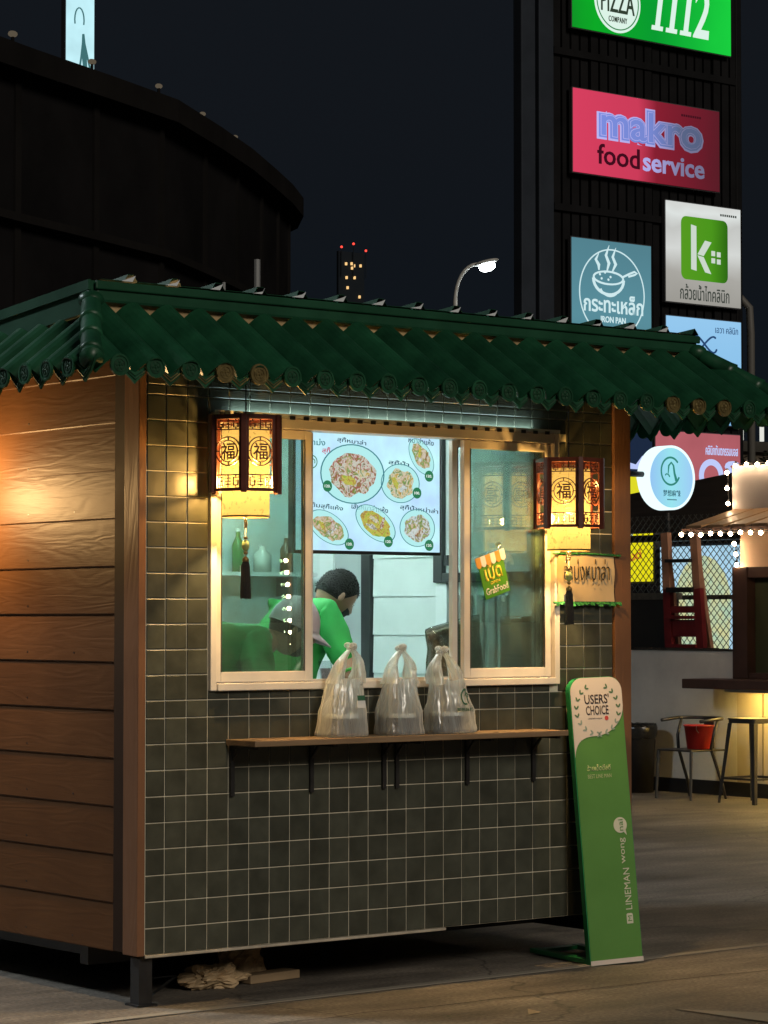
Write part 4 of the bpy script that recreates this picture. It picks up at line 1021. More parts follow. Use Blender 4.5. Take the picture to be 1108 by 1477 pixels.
def person(loc, yaw, hipz, neck, head_c, head_pitch, head_yaw, hands, shirtmat, label, cap=False):
    """faces local +x; loc is the floor point under the hips"""
    root = empty('person', loc, yaw); tag(root, label, 'person', None)
    hip_ = Vector((0,0,hipz)); nk = Vector(neck); hc = Vector(head_c)
    sp = nk-hip_; mid = hip_+sp*.45+Vector((-.045,0,.035)); chest = hip_+sp*.78+Vector((-.03,0,.03))
    V, Eg, Rd = [], [], []
    def add(p, r, to=None):
        V.append(tuple(p)); Rd.append(r)
        if to is not None: Eg.append((to, len(V)-1))
        return len(V)-1
    a0 = add(hip_, (.13,.155)); a1 = add(mid, (.125,.15), a0); a2 = add(chest, (.125,.165), a1); a3 = add(nk, (.058,.062), a2); a4 = add(nk+(hc-nk)*.45, (.055,.055), a3)
    sh, shirt_arm = [], []
    for sgn, hd in ((-1, hands[0]), (1, hands[1])):
        s0 = chest+sp.normalized()*.07+Vector((.0,sgn*.165,.0)); hd = Vector(hd)
        md = (s0+hd)/2; d = hd-s0; L = min(d.length, .56); bend = math.sqrt(max(0, .29**2-(d.length/2)**2)) if d.length < .58 else .01
        el_ = md+Vector((-.3, sgn*.55, -.75)).normalized()*bend
        i0 = add(s0, (.062,.062), a2); i1 = add(el_, (.041,.041), i0); i2 = add(hd, (.028,.028), i1)
        # palm and five bent fingers
        fd = (hd-el_).normalized(); lat = fd.cross(Vector((0,0,1))).normalized(); dn = Vector((0,0,-1))
        ip = add(hd+fd*.05, (.034,.016), i2)
        for q in range(4):
            b0 = hd+fd*.085+lat*(.030-.019*q); ln = (.036,.042,.040,.030)[q]
            j0 = add(b0, .0088, ip); j1 = add(b0+fd*ln+dn*.012, .0082, j0); add(b0+fd*ln*1.5+dn*.036, .007, j1)
        t0 = add(hd+fd*.035-lat*.040, .010, ip); add(hd+fd*.070-lat*.050+dn*.018, .0085, t0)
        sh.append((s0, el_, hd))
    for sgn in (-1, 1):
        h0 = add(hip_+Vector((.0,sgn*.085,-.06)), (.085,.085), a0); k0 = add(Vector((.03,sgn*.11,hipz*.52)), (.058,.058), h0)
        f0 = add(Vector((-.02,sgn*.115,.085)), (.040,.040), k0); add(Vector((.13,sgn*.13,.035)), (.036,.028), f0)
    link_mesh('body', skin_mesh('body', V, Eg, Rd), M['skin'], root)
    # shirt
    V2, E2, R2 = [], [], []
    def add2(p, r, to=None):
        V2.append(tuple(p)); R2.append(r)
        if to is not None: E2.append((to, len(V2)-1))
        return len(V2)-1
    c0 = add2(hip_-sp.normalized()*.05, (.155,.182)); c1 = add2(mid, (.147,.174), c0); c2 = add2(chest, (.138,.176), c1); add2(nk-sp.normalized()*.045, (.074,.080), c2)
    for (s0, el_, hd) in sh:
        q0 = add2(s0, (.069,.069), c2); add2(s0+(el_-s0)*.70, (.050,.050), q0)
    sm_ = skin_mesh('shirt', V2, E2, R2, sub=3)
    for v in sm_.vertices:
        c = v.co; nn_ = v.normal
        v.co = c + nn_*(.013+.011*noise.noise(Vector((c.x*9, c.y*9, c.z*5)))+.008*noise.noise(Vector((c.x*24, c.y*24+3, c.z*13))))
    sh_o = link_mesh('shirt', sm_, shirtmat, root)
    hemm = bpy.data.materials['pale_green_hem'] if 'pale_green_hem' in bpy.data.materials else pmat('pale_green_hem', (.06,.42,.07), .8)
    def hem(c, d, r1, r2, th_):
        d = d.normalized(); a_ = d.cross(Vector((0,1,.3))).normalized(); b_ = d.cross(a_)
        MB().tube([c+a_*r1*math.cos(t)+b_*r2*math.sin(t) for t in [j*math.pi/12 for j in range(24)]], th_, 6, closed=True).build('hem', hemm, sh_o, local=True, smooth=True)
    hem(nk-sp.normalized()*.022, sp, .066, .072, .012)
    for (s0, el_, hd) in sh: hem(s0+(el_-s0)*.78, el_-s0, .056, .056, .007)
    V3, E3, R3 = [], [], []
    V3.append(tuple(hip_)); R3.append((.145,.17))
    for sgn in (-1, 1):
        n0 = len(V3); V3 += [tuple(hip_+Vector((.0,sgn*.085,-.08))), (.03,sgn*.11,hipz*.52), (-.02,sgn*.115,.10)]; R3 += [.10,.075,.062]; E3 += [(0,n0),(n0,n0+1),(n0+1,n0+2)]
    link_mesh('trousers', skin_mesh('trousers', V3, E3, R3), M['trousers'], root)
    for sgn in (-1, 1): MB().ball((.06,sgn*.122,.038), (.13,.048,.040), 14, 8).build('shoe', M['shoe'], root, local=True, smooth=True)
    # head: faces +x of its own frame
    Hm = Matrix.Translation(hc) @ Matrix.Rotation(head_yaw, 4, 'Z') @ Matrix.Rotation(head_pitch, 4, 'Y')
    n, m_ = 28, 20; vs = []
    def skull(t, ph, grow=1.0):
        x = math.sin(ph)*math.cos(t); y = math.sin(ph)*math.sin(t); z = -math.cos(ph)
        X, Y, Z = .098*x, .077*y, .115*z
        if z < 0: X *= 1-.18*abs(z)*(1 if x < 0 else .35); Y *= 1-.38*z*z
        if x > .5 and z < -.55: X += .012
        if x > 0:
            X += .020*math.exp(-((y/.16)**2))*math.exp(-((z+.14)/.17)**2)      # nose
            X -= .010*math.exp(-(((abs(y)-.36)/.16)**2))*math.exp(-((z-.08)/.13)**2)  # eye sockets
            X += .006*math.exp(-((y/.32)**2))*math.exp(-((z+.50)/.07)**2)      # lips
        return Vector((X*grow, Y*grow, Z*grow))
    for k in range(m_+1):
        for i in range(n): vs.append(skull(2*math.pi*i/n, math.pi*k/m_))
    hm = MB(); hm.add(vs, [(k*n+i, k*n+(i+1) % n, (k+1)*n+(i+1) % n, (k+1)*n+i) for k in range(m_) for i in range(n)], Hm)
    hd_ = hm.build('head', M['skin'], root, local=True, smooth=True)
    for sgn in (-1, 1):
        MB().ball((-.004,sgn*.078,-.014), (.014,.008,.026), 10, 8, M=Hm).build('ear', M['skin'], hd_, local=True, smooth=True)
        MB().ball((.079,sgn*.029,.010), (.010,.013,.009), 8, 6, M=Hm).build('eye', M['white'], hd_, local=True, smooth=True)
        MB().ball((.088,sgn*.029,.010), (.003,.005,.005), 8, 6, M=Hm).build('pupil', M['black'], hd_, local=True, smooth=True)
    mk = MB(); vs = []; fs = []
    for k in range(9):
        for i in range(15): vs.append(skull(-.95+1.9*i/14, math.pi*(.14+.28*k/8), 1.06))
    mk.add(vs, [(k*15+i, k*15+i+1, (k+1)*15+i+1, (k+1)*15+i) for k in range(8) for i in range(14)], Hm); mk.build('face_mask', M['mask'], hd_, local=True, smooth=True)
    # hair as a shell with a low back line
    vs = []; nn, mm_ = 40, 16
    for k in range(mm_+1):
        for i in range(nn):
            t = 2*math.pi*i/nn; ct = math.cos(t)
            lo = math.pi*(.40 if ct < -.1 else (.40+.24*min(1, (ct+.1)/.75)))
            ph = lo+(math.pi-lo)*k/mm_
            p = skull(t, ph, 1.055); f = 1+.025*noise.noise(Vector((p.x*60, p.y*60, p.z*60)))+.02*random.random()
            p = p*f; p.z += .006*(k/mm_); vs.append(p)
    hr = MB(); hr.add(vs, [(k*nn+i, k*nn+(i+1) % nn, (k+1)*nn+(i+1) % nn, (k+1)*nn+i) for k in range(mm_) for i in range(nn)], Hm)
    hr.build('hair', M['hair'], hd_, local=True, smooth=True)
    if not cap:
        tf = MB()
        for q in range(700):
            t = random.uniform(0, 2*math.pi); ph = math.pi*random.uniform(.42, .98)
            if math.cos(t) > .2 and ph < math.pi*.66: continue
            p = skull(t, ph, 1.07); d = (p.normalized()+Vector((random.gauss(0,.5),random.gauss(0,.5),random.gauss(.25,.4)))).normalized()
            side_ = d.cross(Vector((random.random(),random.random(),random.random()))).normalized()*.0028
            tf.add([p-side_, p+side_, p+d*random.uniform(.004,.010)], [(0,1,2)], Hm)
        tf.build('hair_tufts', M['hair'], hd_, local=True)
    else:
        vs = []; nn, mm_ = 36, 12
        for k in range(mm_+1):
            for i in range(nn):
                t = 2*math.pi*i/nn; ph = math.pi*(.50+.50*k/mm_); p = skull(t, ph, 1.17); p.z += .008
                p *= 1+.02*math.sin(6*t); vs.append(p)
        cp = MB(); cp.add(vs, [(k*nn+i, k*nn+(i+1) % nn, (k+1)*nn+(i+1) % nn, (k+1)*nn+i) for k in range(mm_) for i in range(nn)], Hm)
        vs = []
        for i in range(15):
            t = -1.2+2.4*i/14; a = skull(t, math.pi*.52, 1.17); b = a+Vector((.065*math.cos(t),.03*math.sin(t),-.018))
            vs += [a+Vector((0,0,.010)), b, b+Vector((0,0,-.004)), a+Vector((0,0,-.001))]
        cp.add(vs, [(4*i+j, 4*i+4+j, 4*i+4+(j+1) % 4, 4*i+(j+1) % 4) for i in range(14) for j in range(4)], Hm)
        cp.build('cap', M['cap'], root, local=True, smooth=True)
    return root
FL = KZ0+.05
# facing: local +x turned to the right of the picture
yawA = math.atan2(-.619*.80+.785*.60, .785*.80+.619*.60)
def place(headw, head_local, yaw):
    c, s = math.cos(yaw), math.sin(yaw)
    return (headw[0]-(c*head_local[0]-s*head_local[1]), headw[1]-(s*head_local[0]+c*head_local[1]), FL)
hl = (.33, -.02, 1.345)
person(place((1.70, 1.03), hl, yawA), yawA, .90, (.21,0,1.245), hl, R(38), R(-8), ((.40,-.24,.86), (.46,.16,.88)), M['shirt'],
       'person in bright green polo shirt with short black hair, head bowed, seen from behind')
yawB = math.atan2(-.619*.97+.785*.25, .785*.97+.619*.25)
hl2 = (.62, 0, 1.195)
pB = person(place((1.045, .47), hl2, yawB), yawB, .93, (.50,0,1.135), hl2, R(22), R(0), ((.60,-.22,.86), (.66,.18,.88)), M['shirt2'],
       'stooping person in green shirt and pale pink cap behind the left pane', cap=True)
st = MB()
for (a, b) in (((.12,-.165,1.16),(.10,-.195,1.06)), ((.14,-.185,1.05),(.11,-.20,1.00)), ((.11,-.20,1.00),(.08,-.20,1.01)), ((.10,-.205,.975),(.05,-.205,.985))):
    st.bar(a, b, .008, .010)
st.build('shirt_stripe', M['white'], pB, local=True)

# ------------------------------------------------------------------ round projecting sign on the kiosk's right side
rsn = empty('round_light_sign', (2.92, .1, 1.97)); tag(rsn, 'round glowing white sign with green ring logo on a wall bracket', 'sign')
cxr, czr, rr_ = 2.922, 2.131, .148
rimm = emat('white_glow_rim', (.80,.98,1.0), 1.15)
m = MB(); m.cyl((cxr,.105,czr),(cxr,.175,czr), rr_, n=48, caps=True); m.build('drum', rimm, rsn, smooth=False)
m = MB(); m.ring((cxr,czr), rr_-.010, rr_, .100, .1045, 48); m.build('rim_lip', rimm, rsn)
facem = lightbox_mat('pale_blue_face', [(0,(.30,.55,.90)),(.5,(.32,.78,.86)),(1,(.34,.60,.92))], 'X', -.14, .14, .1)
m = MB(); m.cyl((cxr,.1045,czr),(cxr,.1035,czr), rr_-.011, n=48); m.build('face', facem, rsn)
teal = emat('teal_print', (.035,.24,.19), 1.0); tealb = emat('dark_teal_print', (.02,.10,.14), 1.0)
m = MB(); m.ring((cxr-.006,czr+.030), .058, .067, .1015, .1025, 40, sx=.95, a0=R(40), a1=R(335))
m.tube([(cxr-.022,.102,czr+.018),(cxr-.018,.102,czr+.055),(cxr-.002,.102,czr+.070),(cxr+.012,.102,czr+.056),(cxr+.018,.102,czr+.02),(cxr+.030,.102,czr-.014)], [.002,.004,.004,.004,.005,.007], 6)
m.tube([(cxr-.040,.102,czr+.010),(cxr-.034,.102,czr+.017),(cxr-.020,.102,czr+.014),(cxr-.012,.102,czr+.004)], .0028, 6)
m.build('logo', teal, rsn)
text('梦想麻辣', cxr-.054, cxr+.056, czr-.086, czr-.056, .1025, tealb, rsn, th=.001, offset=.004)
m = MB()
for k in range(9): m.box(cxr-.028+.0068*k, cxr-.0235+.0068*k, .1015, .1025, czr-.103, czr-.098)
tag(m.build('fine_print', tealb, rsn), kind='stuff')
m = MB(); m.cyl((2.545,.14,czr+.012),(2.775,.14,czr+.012), .013, n=12); m.box(2.548,2.562,.10,.18,czr-.05,czr+.07); m.cyl((2.66,.14,czr+.012),(2.68,.14,czr+.012), .018, n=12); m.build('bracket', M['steel_black'], rsn)

# ------------------------------------------------------------------ standing promo board
sb = empty('promo_standee', (2.285, -.200, 0.004), R(-10), R(-5.5)); sb.rotation_euler[1] = R(-1.6); tag(sb, 'tall green promo standee reading USERS CHOICE leaning at the kiosk corner', 'standee')
WW, HH, TT = .268, 1.235, .032
rc = .062
def rounded(w2, z0, z1, r, r2=None):
    pts = [(-w2, z0), (w2, z0)]
    pts += [(w2-r+r*math.cos(t), z1-r+r*math.sin(t)) for t in [j*math.pi/16 for j in range(9)]]
    pts += [(-w2+r+r*math.cos(t), z1-r+r*math.sin(t)) for t in [math.pi/2+j*math.pi/16 for j in range(9)]]
    return pts
gst = pmat('standee_green', (.085,.24,.045), .45, var=.08, vs=4); gside = pmat('standee_green_edge', (.02,.30,.10), .4)
MB().prism(rounded(WW/2, .0, HH, rc), 'y', 0, TT).build('board', gside, sb, local=True)
MB().prism(rounded(WW/2-.003, .004, HH-.003, rc-.003), 'y', -.003, -.0002).build('front_sheet', gst, sb, local=True)
cream = pmat('standee_cream', (.62,.55,.50), .5, var=.04, vs=5)
a = WW/2-.002; top = HH-.002; pts = [(-a, HH-.345)]
def bez(p0, p1, p2, p3, n=10): 
    return [tuple(sum(c*q[k] for c, q in zip(((1-t)**3, 3*t*(1-t)**2, 3*t*t*(1-t), t**3), (p0, p1, p2, p3))) for k in (0,1)) for t in [i/n for i in range(n+1)]]
pts += bez((-a, HH-.345), (-a+.01, HH-.27), (-a+.05, HH-.255), (-.01, HH-.255)) + bez((-.01, HH-.255), (a-.07, HH-.25), (a-.005, HH-.20), (a, HH-.13))
pts += [(a-rc+rc*math.cos(t), top-rc+rc*math.sin(t)) for t in [j*math.pi/16 for j in range(9)]]
pts += [(-a+rc+rc*math.cos(t), top-rc+rc*math.sin(t)) for t in [math.pi/2+j*math.pi/16 for j in range(9)]]
MB().prism(pts, 'y', -.0045, -.0032).build('cream_sheet', cream, sb, local=True)
MB().box(-WW/2, WW/2, -.006, -.0032, .002, .022).build('base_strip', cream, sb, local=True)
dk = pmat('dark_print', (.035,.02,.02), .6)
text('USERS\'', -.064, .062, HH-.116, HH-.074, -.0046, dk, sb, th=.0008, local=True, offset=.012)
text('CHOICE', -.060, .056, HH-.164, HH-.124, -.0046, dk, sb, th=.0008, local=True, offset=.012)
text('LINEMAN wongnai', -.052, .020, HH-.184, HH-.176, -.0046, dk, sb, th=.0006, local=True)
MB().cyl((.043,-.0046,HH-.180),(.043,-.0054,HH-.180), .010, n=16).build('red_dot', pmat('red_print', (.50,.06,.05), .5), sb, local=True)
lm = pmat('laurel_green', (.07,.15,.07), .6); lm2 = pmat('laurel_pale', (.24,.32,.28), .6)
for sgn in (-1, 1):
    for q in range(9):
        t = q/8; ang = R(58-150*t); cx_, cz_ = sgn*.108*math.cos(ang), HH-.140+.108*math.sin(ang)
        for e in (-1, 1):
            d = ang+math.pi/2+e*.6; l_ = .020; poly = []
            for j in range(8):
                tt = 2*math.pi*j/8; u_ = l_/2*(1+math.cos(tt)); v_ = .0042*math.sin(tt)
                poly.append((cx_+sgn*(u_*math.cos(d)-v_*math.sin(d)), cz_+u_*math.sin(d)+v_*math.cos(d)))
            MB().prism(poly, 'y', -.0052, -.0046).build('laurel_leaf', lm if t < .55 else lm2, sb, local=True)
palegreen = pmat('pale_green_print', (.42,.50,.25), .6); offw = pmat('standee_white', (.60,.60,.48), .6)
text('ร้านเด็ดดีลดี', -.075, .045, HH-.405, HH-.378, -.0034, palegreen, sb, th=.0006, local=True, offset=.012)
text('BEST LINE MAN', -.075, .045, HH-.437, HH-.420, -.0034, palegreen, sb, th=.0006, local=True)
def vtext(body, x0, x1, z0, z1, mat, off=0.0):
    """reads upward"""
    cx_, cz_ = (x0+x1)/2, (z0+z1)/2; h_, l_ = x1-x0, z1-z0
    return text(body, cx_-l_/2, cx_+l_/2, cz_-h_/2, cz_+h_/2, -.0034, mat, sb, th=.0006, local=True, offset=off, rot=math.pi/2)
vtext('LINEMAN', .066, .098, .226, .404, offw, .0)
vtext('wong', .064, .092, .425, .535, offw, .0)
MB().cyl((.070,-.0034,.590),(.070,-.0040,.590), .034, n=28).build('speech_disc', offw, sb, local=True)
MB().prism([(.085,.56),(.100,.545),(.095,.575)], 'y', -.004, -.0034).build('speech_tail', offw, sb, local=True)
r = vtext('nai', .060, .084, .565, .615, gst, .0)
for v in r[0].data.vertices: v.co.y -= .001
MB().prism(rounded(.016, -.022, .022, .008), 'y', -.004, -.0034, M=Matrix.Translation((.082,0,.188))).build('app_icon', offw, sb, local=True)
r = vtext('M', .072, .092, .176, .200, gst, .0)
for v in r[0].data.vertices: v.co.y -= .001
m = MB(); Tf = Matrix.Rotation(R(5.5), 4, 'X')
m.box(-WW/2+.002, -WW/2+.046, TT+.003, .50, .006, .024, Tf); m.box(WW/2-.046, WW/2-.002, TT+.003, .50, .006, .024, Tf); m.box(-WW/2+.046, WW/2-.046, .45, .50, .006, .022, Tf)
m.build('foot', gside, sb, local=True)

# ------------------------------------------------------------------ clutter on the ground
def crumple(cx, cy, z0, rx, ry, rz, seed, mat, name, label, cat):
    m = MB(); n, mm_ = 40, 24; vs = []
    for k in range(mm_+1):
        ph = math.pi*k/mm_
        for i in range(n):
            t = 2*math.pi*i/n; d = Vector((math.sin(ph)*math.cos(t), math.sin(ph)*math.sin(t), -math.cos(ph)))
            f = 1+.55*noise.noise(d*1.6+Vector((seed,0,0)))+.28*abs(noise.noise(d*4.5+Vector((seed,2,0))))-.20*abs(noise.noise(d*8+Vector((0,seed,0))))
            vs.append((cx+rx*d.x*f, cy+ry*d.y*f, max(z0, z0+rz*.75+rz*d.z*f)))
    m.add(vs, [(k*n+i, k*n+(i+1) % n, (k+1)*n+(i+1) % n, (k+1)*n+i) for k in range(mm_) for i in range(n)])
    tag(m.build(name, mat, None, smooth=False), label, cat)
sackm = pmat('crumpled_tan_paper', (.42,.30,.17), .7, var=.25, vs=12)
crumple(.52, .30, .001, .12, .09, .055, 2.0, sackm, 'crumpled_bag', 'crumpled tan bag lying under the kiosk, nearer the corner leg', 'litter')
crumple(.76, .42, .001, .09, .07, .11, 6.3, sackm, 'crumpled_bag', 'taller crumpled tan bag under the kiosk, farther from the corner leg', 'litter')
bxm = MB(); bxm.box(-.14,.14,-.045,.045,0,.035, Matrix.Translation((.82,.33,.001)) @ Matrix.Rotation(R(8),4,'Z'))
tag(bxm.build('flattened_box', pmat('cardboard', (.30,.21,.12), .8, var=.15), None, bevel=.004), 'flattened tan cardboard box beside the crumpled bags under the kiosk', 'box')
lf = MB(); lf.add([(1.03,-1.05,.004),(1.07,-1.035,.012),(1.11,-1.03,.004),(1.075,-1.055,.006),(1.06,-1.01,.018)], [(0,3,1),(3,2,1),(0,1,4),(1,2,4)])
tag(lf.build('dry_leaf', pmat('dry_leaf', (.34,.26,.16), .8), None), 'small curled dry leaf on the concrete in the foreground', 'leaf')

# ------------------------------------------------------------------ sign pylon behind
PY = 24.805
pyl = empty('sign_pylon', (26.3, PY+1.0, 0)); tag(pyl, 'tall dark steel pylon carrying lit advertising boxes behind the kiosk', 'pylon')
clad = pmat('dark_pylon_cladding', (.009,.009,.010), .6, var=.2, vs=2, spec=.08); colm = pmat('blue_grey_column', (.026,.032,.043), .6, var=.15, vs=2, spec=.1)
for (x0, x1) in ((23.76, 24.08), (24.16, 24.50)): B(x0, x1, PY+.08, PY+.30, 0, 17.5).build('column', colm, pyl, bevel=.02)
B(28.97, 29.12, PY+.1, PY+.4, 0, 17.5).build('column', clad, pyl, bevel=.02)
x = 24.54
while x < 28.95:
    B(x, x+.17, PY+.12+.03*(int(x*10) % 2), PY+.3, .2, 17.4).build('cladding_rib', clad, pyl); x += .215
for z in (2.6, 5.5, 8.5, 11.2, 14.0): B(24.51, 28.96, PY+.085, PY+.119, z, z+.12).build('crossbar', clad, pyl)
B(23.5, 29.2, PY+.2, PY+1.6, 0, .25).build('plinth', pmat('pylon_plinth', (.18,.18,.17), .8), pyl)
boxm = pmat('sign_box_edge', (.05,.05,.055), .5)
def light_box(x0, x1, z0, z1, facem, label, y=PY, name='light_box_sign', depth=.075):
    r_ = empty(name, ((x0+x1)/2, y, z0)); tag(r_, label, 'sign')
    B(x0, x1, y, y+depth, z0, z1).build('box', boxm, r_)
    B(x0+.02, x1-.02, y-.02, y-.003, z0+.02, z1-.02).build('face', facem, r_)
    return r_
# green pizza sign
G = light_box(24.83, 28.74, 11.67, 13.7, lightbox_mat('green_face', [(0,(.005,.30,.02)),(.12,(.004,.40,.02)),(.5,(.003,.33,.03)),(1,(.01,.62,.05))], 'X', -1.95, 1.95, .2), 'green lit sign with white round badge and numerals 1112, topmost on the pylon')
gw = emat('sign_white', (.72,.90,.80), 1.0); gd = emat('sign_dark', (.03,.05,.03), 1.0)
m = MB(); m.cyl((25.90,PY-.021,12.27),(25.90,PY-.030,12.27), .55, n=48); m.build('badge', gw, G)
m = MB(); m.ring((25.90,12.27), .485, .505, PY-.036, PY-.031, 48); m.build('badge_ring', emat('sign_green', (.01,.22,.05), 1.0), G)
text('PIZZA', 25.50, 26.30, 12.07, 12.45, PY-.031, gd, G, th=.01, offset=.01)
text('COMPANY', 25.68, 26.12, 11.90, 12.00, PY-.031, gd, G, th=.01, offset=.004, space=1.15)
def num1(x):
    s0 = .16; p = lambda a, z: (x+a+(z-11.9)*s0, z)
    return [p(0,11.90),p(.27,11.90),p(.27,11.98),p(.19,11.98),p(.19,12.85),p(.09,12.85),p(-.02,12.70),p(-.02,12.62),p(.08,12.66),p(.08,11.98),p(0,11.98)]
for x in (26.72, 27.07, 27.42): MB().prism(num1(x), 'y', PY-.031, PY-.0215).build('numeral', gw, G)
text('2', 27.75, 28.16, 11.90, 12.85, PY-.021, gw, G, name='numeral', th=.01, offset=.015, shear=.16)
# makro sign
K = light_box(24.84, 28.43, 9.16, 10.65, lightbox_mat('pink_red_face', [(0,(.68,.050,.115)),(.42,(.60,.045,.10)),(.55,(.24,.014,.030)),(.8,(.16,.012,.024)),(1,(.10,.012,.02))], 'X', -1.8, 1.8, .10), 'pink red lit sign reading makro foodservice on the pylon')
lav = emat('lavender_outline', (.45,.43,.85), 1.0); blu = emat('blue_letter', (.16,.22,.62), 1.0)
lx = lightbox_mat('lavender_letters', [(0,(.50,.48,.90)),(.5,(.42,.40,.78)),(.75,(.20,.19,.33)),(1,(.16,.16,.26))], 'X', -1.4, 1.5, 0)
bx_m = lightbox_mat('blue_letters', [(0,(.20,.27,.75)),(.5,(.18,.24,.62)),(.75,(.10,.13,.24)),(1,(.09,.11,.20))], 'X', -1.4, 1.5, 0)
r1 = text('makro', 25.40, 28.00, 9.80, 10.47, PY-.021, lx, K, th=.01, offset=.075)
r2 = text('makro', 25.44, 27.96, 9.835, 10.44, PY-.0315, bx_m, K, th=.006, offset=.052)
r3 = text('makro', 25.48, 27.92, 9.865, 10.415, PY-.038, lx, K, th=.004, offset=.028)
r4 = text('makro', 25.49, 27.91, 9.875, 10.405, PY-.0425, bx_m, K, th=.004, offset=.014)
text('food', 25.41, 26.42, 9.37, 9.73, PY-.021, emat('dark_maroon', (.05,.004,.012), 1.0), K, th=.01, offset=.012)
text('service', 26.50, 28.02, 9.36, 9.69, PY-.021, lx, K, th=.01, offset=.02)
m = MB()
for k in range(9): m.box(27.45+.056*k, 27.49+.056*k, PY-.026, PY-.0215, 10.44, 10.48)
tag(m.build('fine_print', emat('dull_maroon', (.05,.006,.012), 1.0), K), kind='stuff')
# k clinic sign
Kc = light_box(27.05, 28.96, 7.09, 8.92, lightbox_mat('white_face', [(0,(.33,.32,.29)),(.28,(.40,.39,.36)),(.55,(.66,.68,.66)),(.78,(.55,.56,.54)),(.92,(.72,.76,.74)),(1,(.66,.68,.66))], 'Z', 0, 1.8, .35), 'white lit sign with green square letter k on the pylon')
def rrect(x0, x1, z0, z1, r, n=5):
    out = []
    for (cx, cz, a0) in ((x1-r, z1-r, 0), (x0+r, z1-r, 90), (x0+r, z0+r, 180), (x1-r, z0+r, 270)):
        out += [(cx+r*math.cos(R(a0+90*j/n)), cz+r*math.sin(R(a0+90*j/n))) for j in range(n+1)]
    return out
MB().prism(rrect(27.43, 28.60, 7.53, 8.66, .12), 'y', PY-.030, PY-.0215).build('green_square', lightbox_mat('green_logo', [(0,(.09,.32,.015)),(.6,(.07,.30,.012)),(1,(.02,.12,.006))], 'X', -.55, .65, .15), Kc)
kw = emat('pale_letter', (.60,.68,.60), 1.0)
for poly in ([(27.67,7.72),(27.80,7.70),(27.80,8.50),(27.67,8.52)], [(27.83,8.00),(28.02,8.26),(28.18,8.24),(27.98,7.98)], [(27.83,7.98),(27.98,7.96),(28.17,7.67),(28.02,7.69)]):
    MB().prism(poly, 'y', PY-.038, PY-.0305).build('letter_stroke', kw, Kc)
for (x, z) in ((28.18,8.00),(28.32,7.99),(28.18,7.87),(28.32,7.86)): MB().box(x,x+.09,PY-.038,PY-.0305,z,z+.09).build('dot', kw, Kc)
text('กล้วยน้ำไทคลินิก', 27.40, 28.64, 7.17, 7.45, PY-.021, emat('dark_grey_print', (.05,.06,.05), 1.0), Kc, th=.006, offset=.006)
m = MB()
for k in range(8): m.box(28.42+.054*k, 28.455+.054*k, PY-.026, PY-.0215, 8.74, 8.78)
tag(m.build('fine_print', bpy.data.materials['dark_grey_print'], Kc), kind='stuff')
# iron pan sign
IP = light_box(24.80, 26.71, 5.6, 8.06, lightbox_mat('teal_face', [(0,(.075,.20,.245)),(.5,(.10,.27,.33)),(1,(.085,.22,.27))], 'Z', 0, 2.4, .25), 'teal lit sign with white frying pan drawing on the pylon')
iw = emat('ice_white', (.62,.82,.85), 1.0); cx, cz = 25.75, 7.13
m = MB(); m.ring((cx,cz), .755, .778, PY-.027, PY-.0215, 64); m.build('circle', iw, IP)
m = MB(); y_ = PY-.026; px_, pz_ = 25.66, 7.40
m.tube([(px_+.35*math.cos(t), y_, pz_+.11*math.sin(t)) for t in [j*math.pi/12 for j in range(24)]], .018, 6, closed=True)
m.tube([(px_+.36*math.cos(t), y_, pz_-.02+.27*math.sin(t)) for t in [math.pi+j*math.pi/14 for j in range(15)]], .026, 6)
m.tube([(px_+.24*math.cos(t)+.03, y_, pz_-.10+.22*math.sin(t)) for t in [math.pi*1.15+j*math.pi/18 for j in range(13)]], .014, 6)
m.tube([(px_+.34,y_,pz_+.04),(px_+.50,y_,pz_+.11),(px_+.62,y_,pz_+.155),(px_+.68,y_,pz_+.13),(px_+.62,y_,pz_+.10),(px_+.48,y_,pz_+.06)], .020, 6)
for (dx, h, b) in ((-.14,.30,-.28),(-.02,.45,-.04),(.18,.42,.12)):
    m.tube([(px_+b*.8,y_,pz_+.12),(px_+b+.05,y_,pz_+.12+h*.3),(px_+b-.02,y_,pz_+.12+h*.6),(px_+b+.06,y_,pz_+.12+h)], [.012,.030,.026,.004], 6)
for (dx, dz) in ((-.2,.05),(-.08,.09),(.05,.02),(.14,.10),(.0,-.03),(-.16,-.02)): m.ball((px_+dx,y_,pz_+dz), (.026,.008,.022), 8, 5)
m.build('pan_drawing', iw, IP)
text('กระทะเหล็ก', 25.08, 26.49, 6.79, 7.12, PY-.021, iw, IP, th=.006, offset=.018)
text('IRON PAN', 25.48, 26.07, 6.62, 6.73, PY-.021, iw, IP, th=.006, offset=.02)
# pale blue clinic sign
BL = light_box(27.05, 28.96, 4.95, 6.87, lightbox_mat('pale_blue_sign', [(0,(.22,.50,.80)),(1,(.30,.58,.86))], 'Z', 0, 1.9, .2), 'pale blue lit sign with dark looping line on the pylon')
nv = emat('navy_print', (.02,.06,.16), 1.0); m = MB()
m.tube([(28.0+.32*math.cos(t), PY-.026, 6.40+.16*math.sin(2*t)*.9) for t in [j*2*math.pi/40+.5 for j in range(36)]], .018, 6)
m.build('loop_drawing', nv, BL)
MB().tube([(28.70,PY-.026,5.95),(28.74,PY-.026,5.80),(28.80,PY-.026,5.70)], .016, 6).build('line_drawing', nv, BL)
text('เอวา คลินิก', 28.28, 28.86, 6.62, 6.74, PY-.021, nv, BL, th=.004)
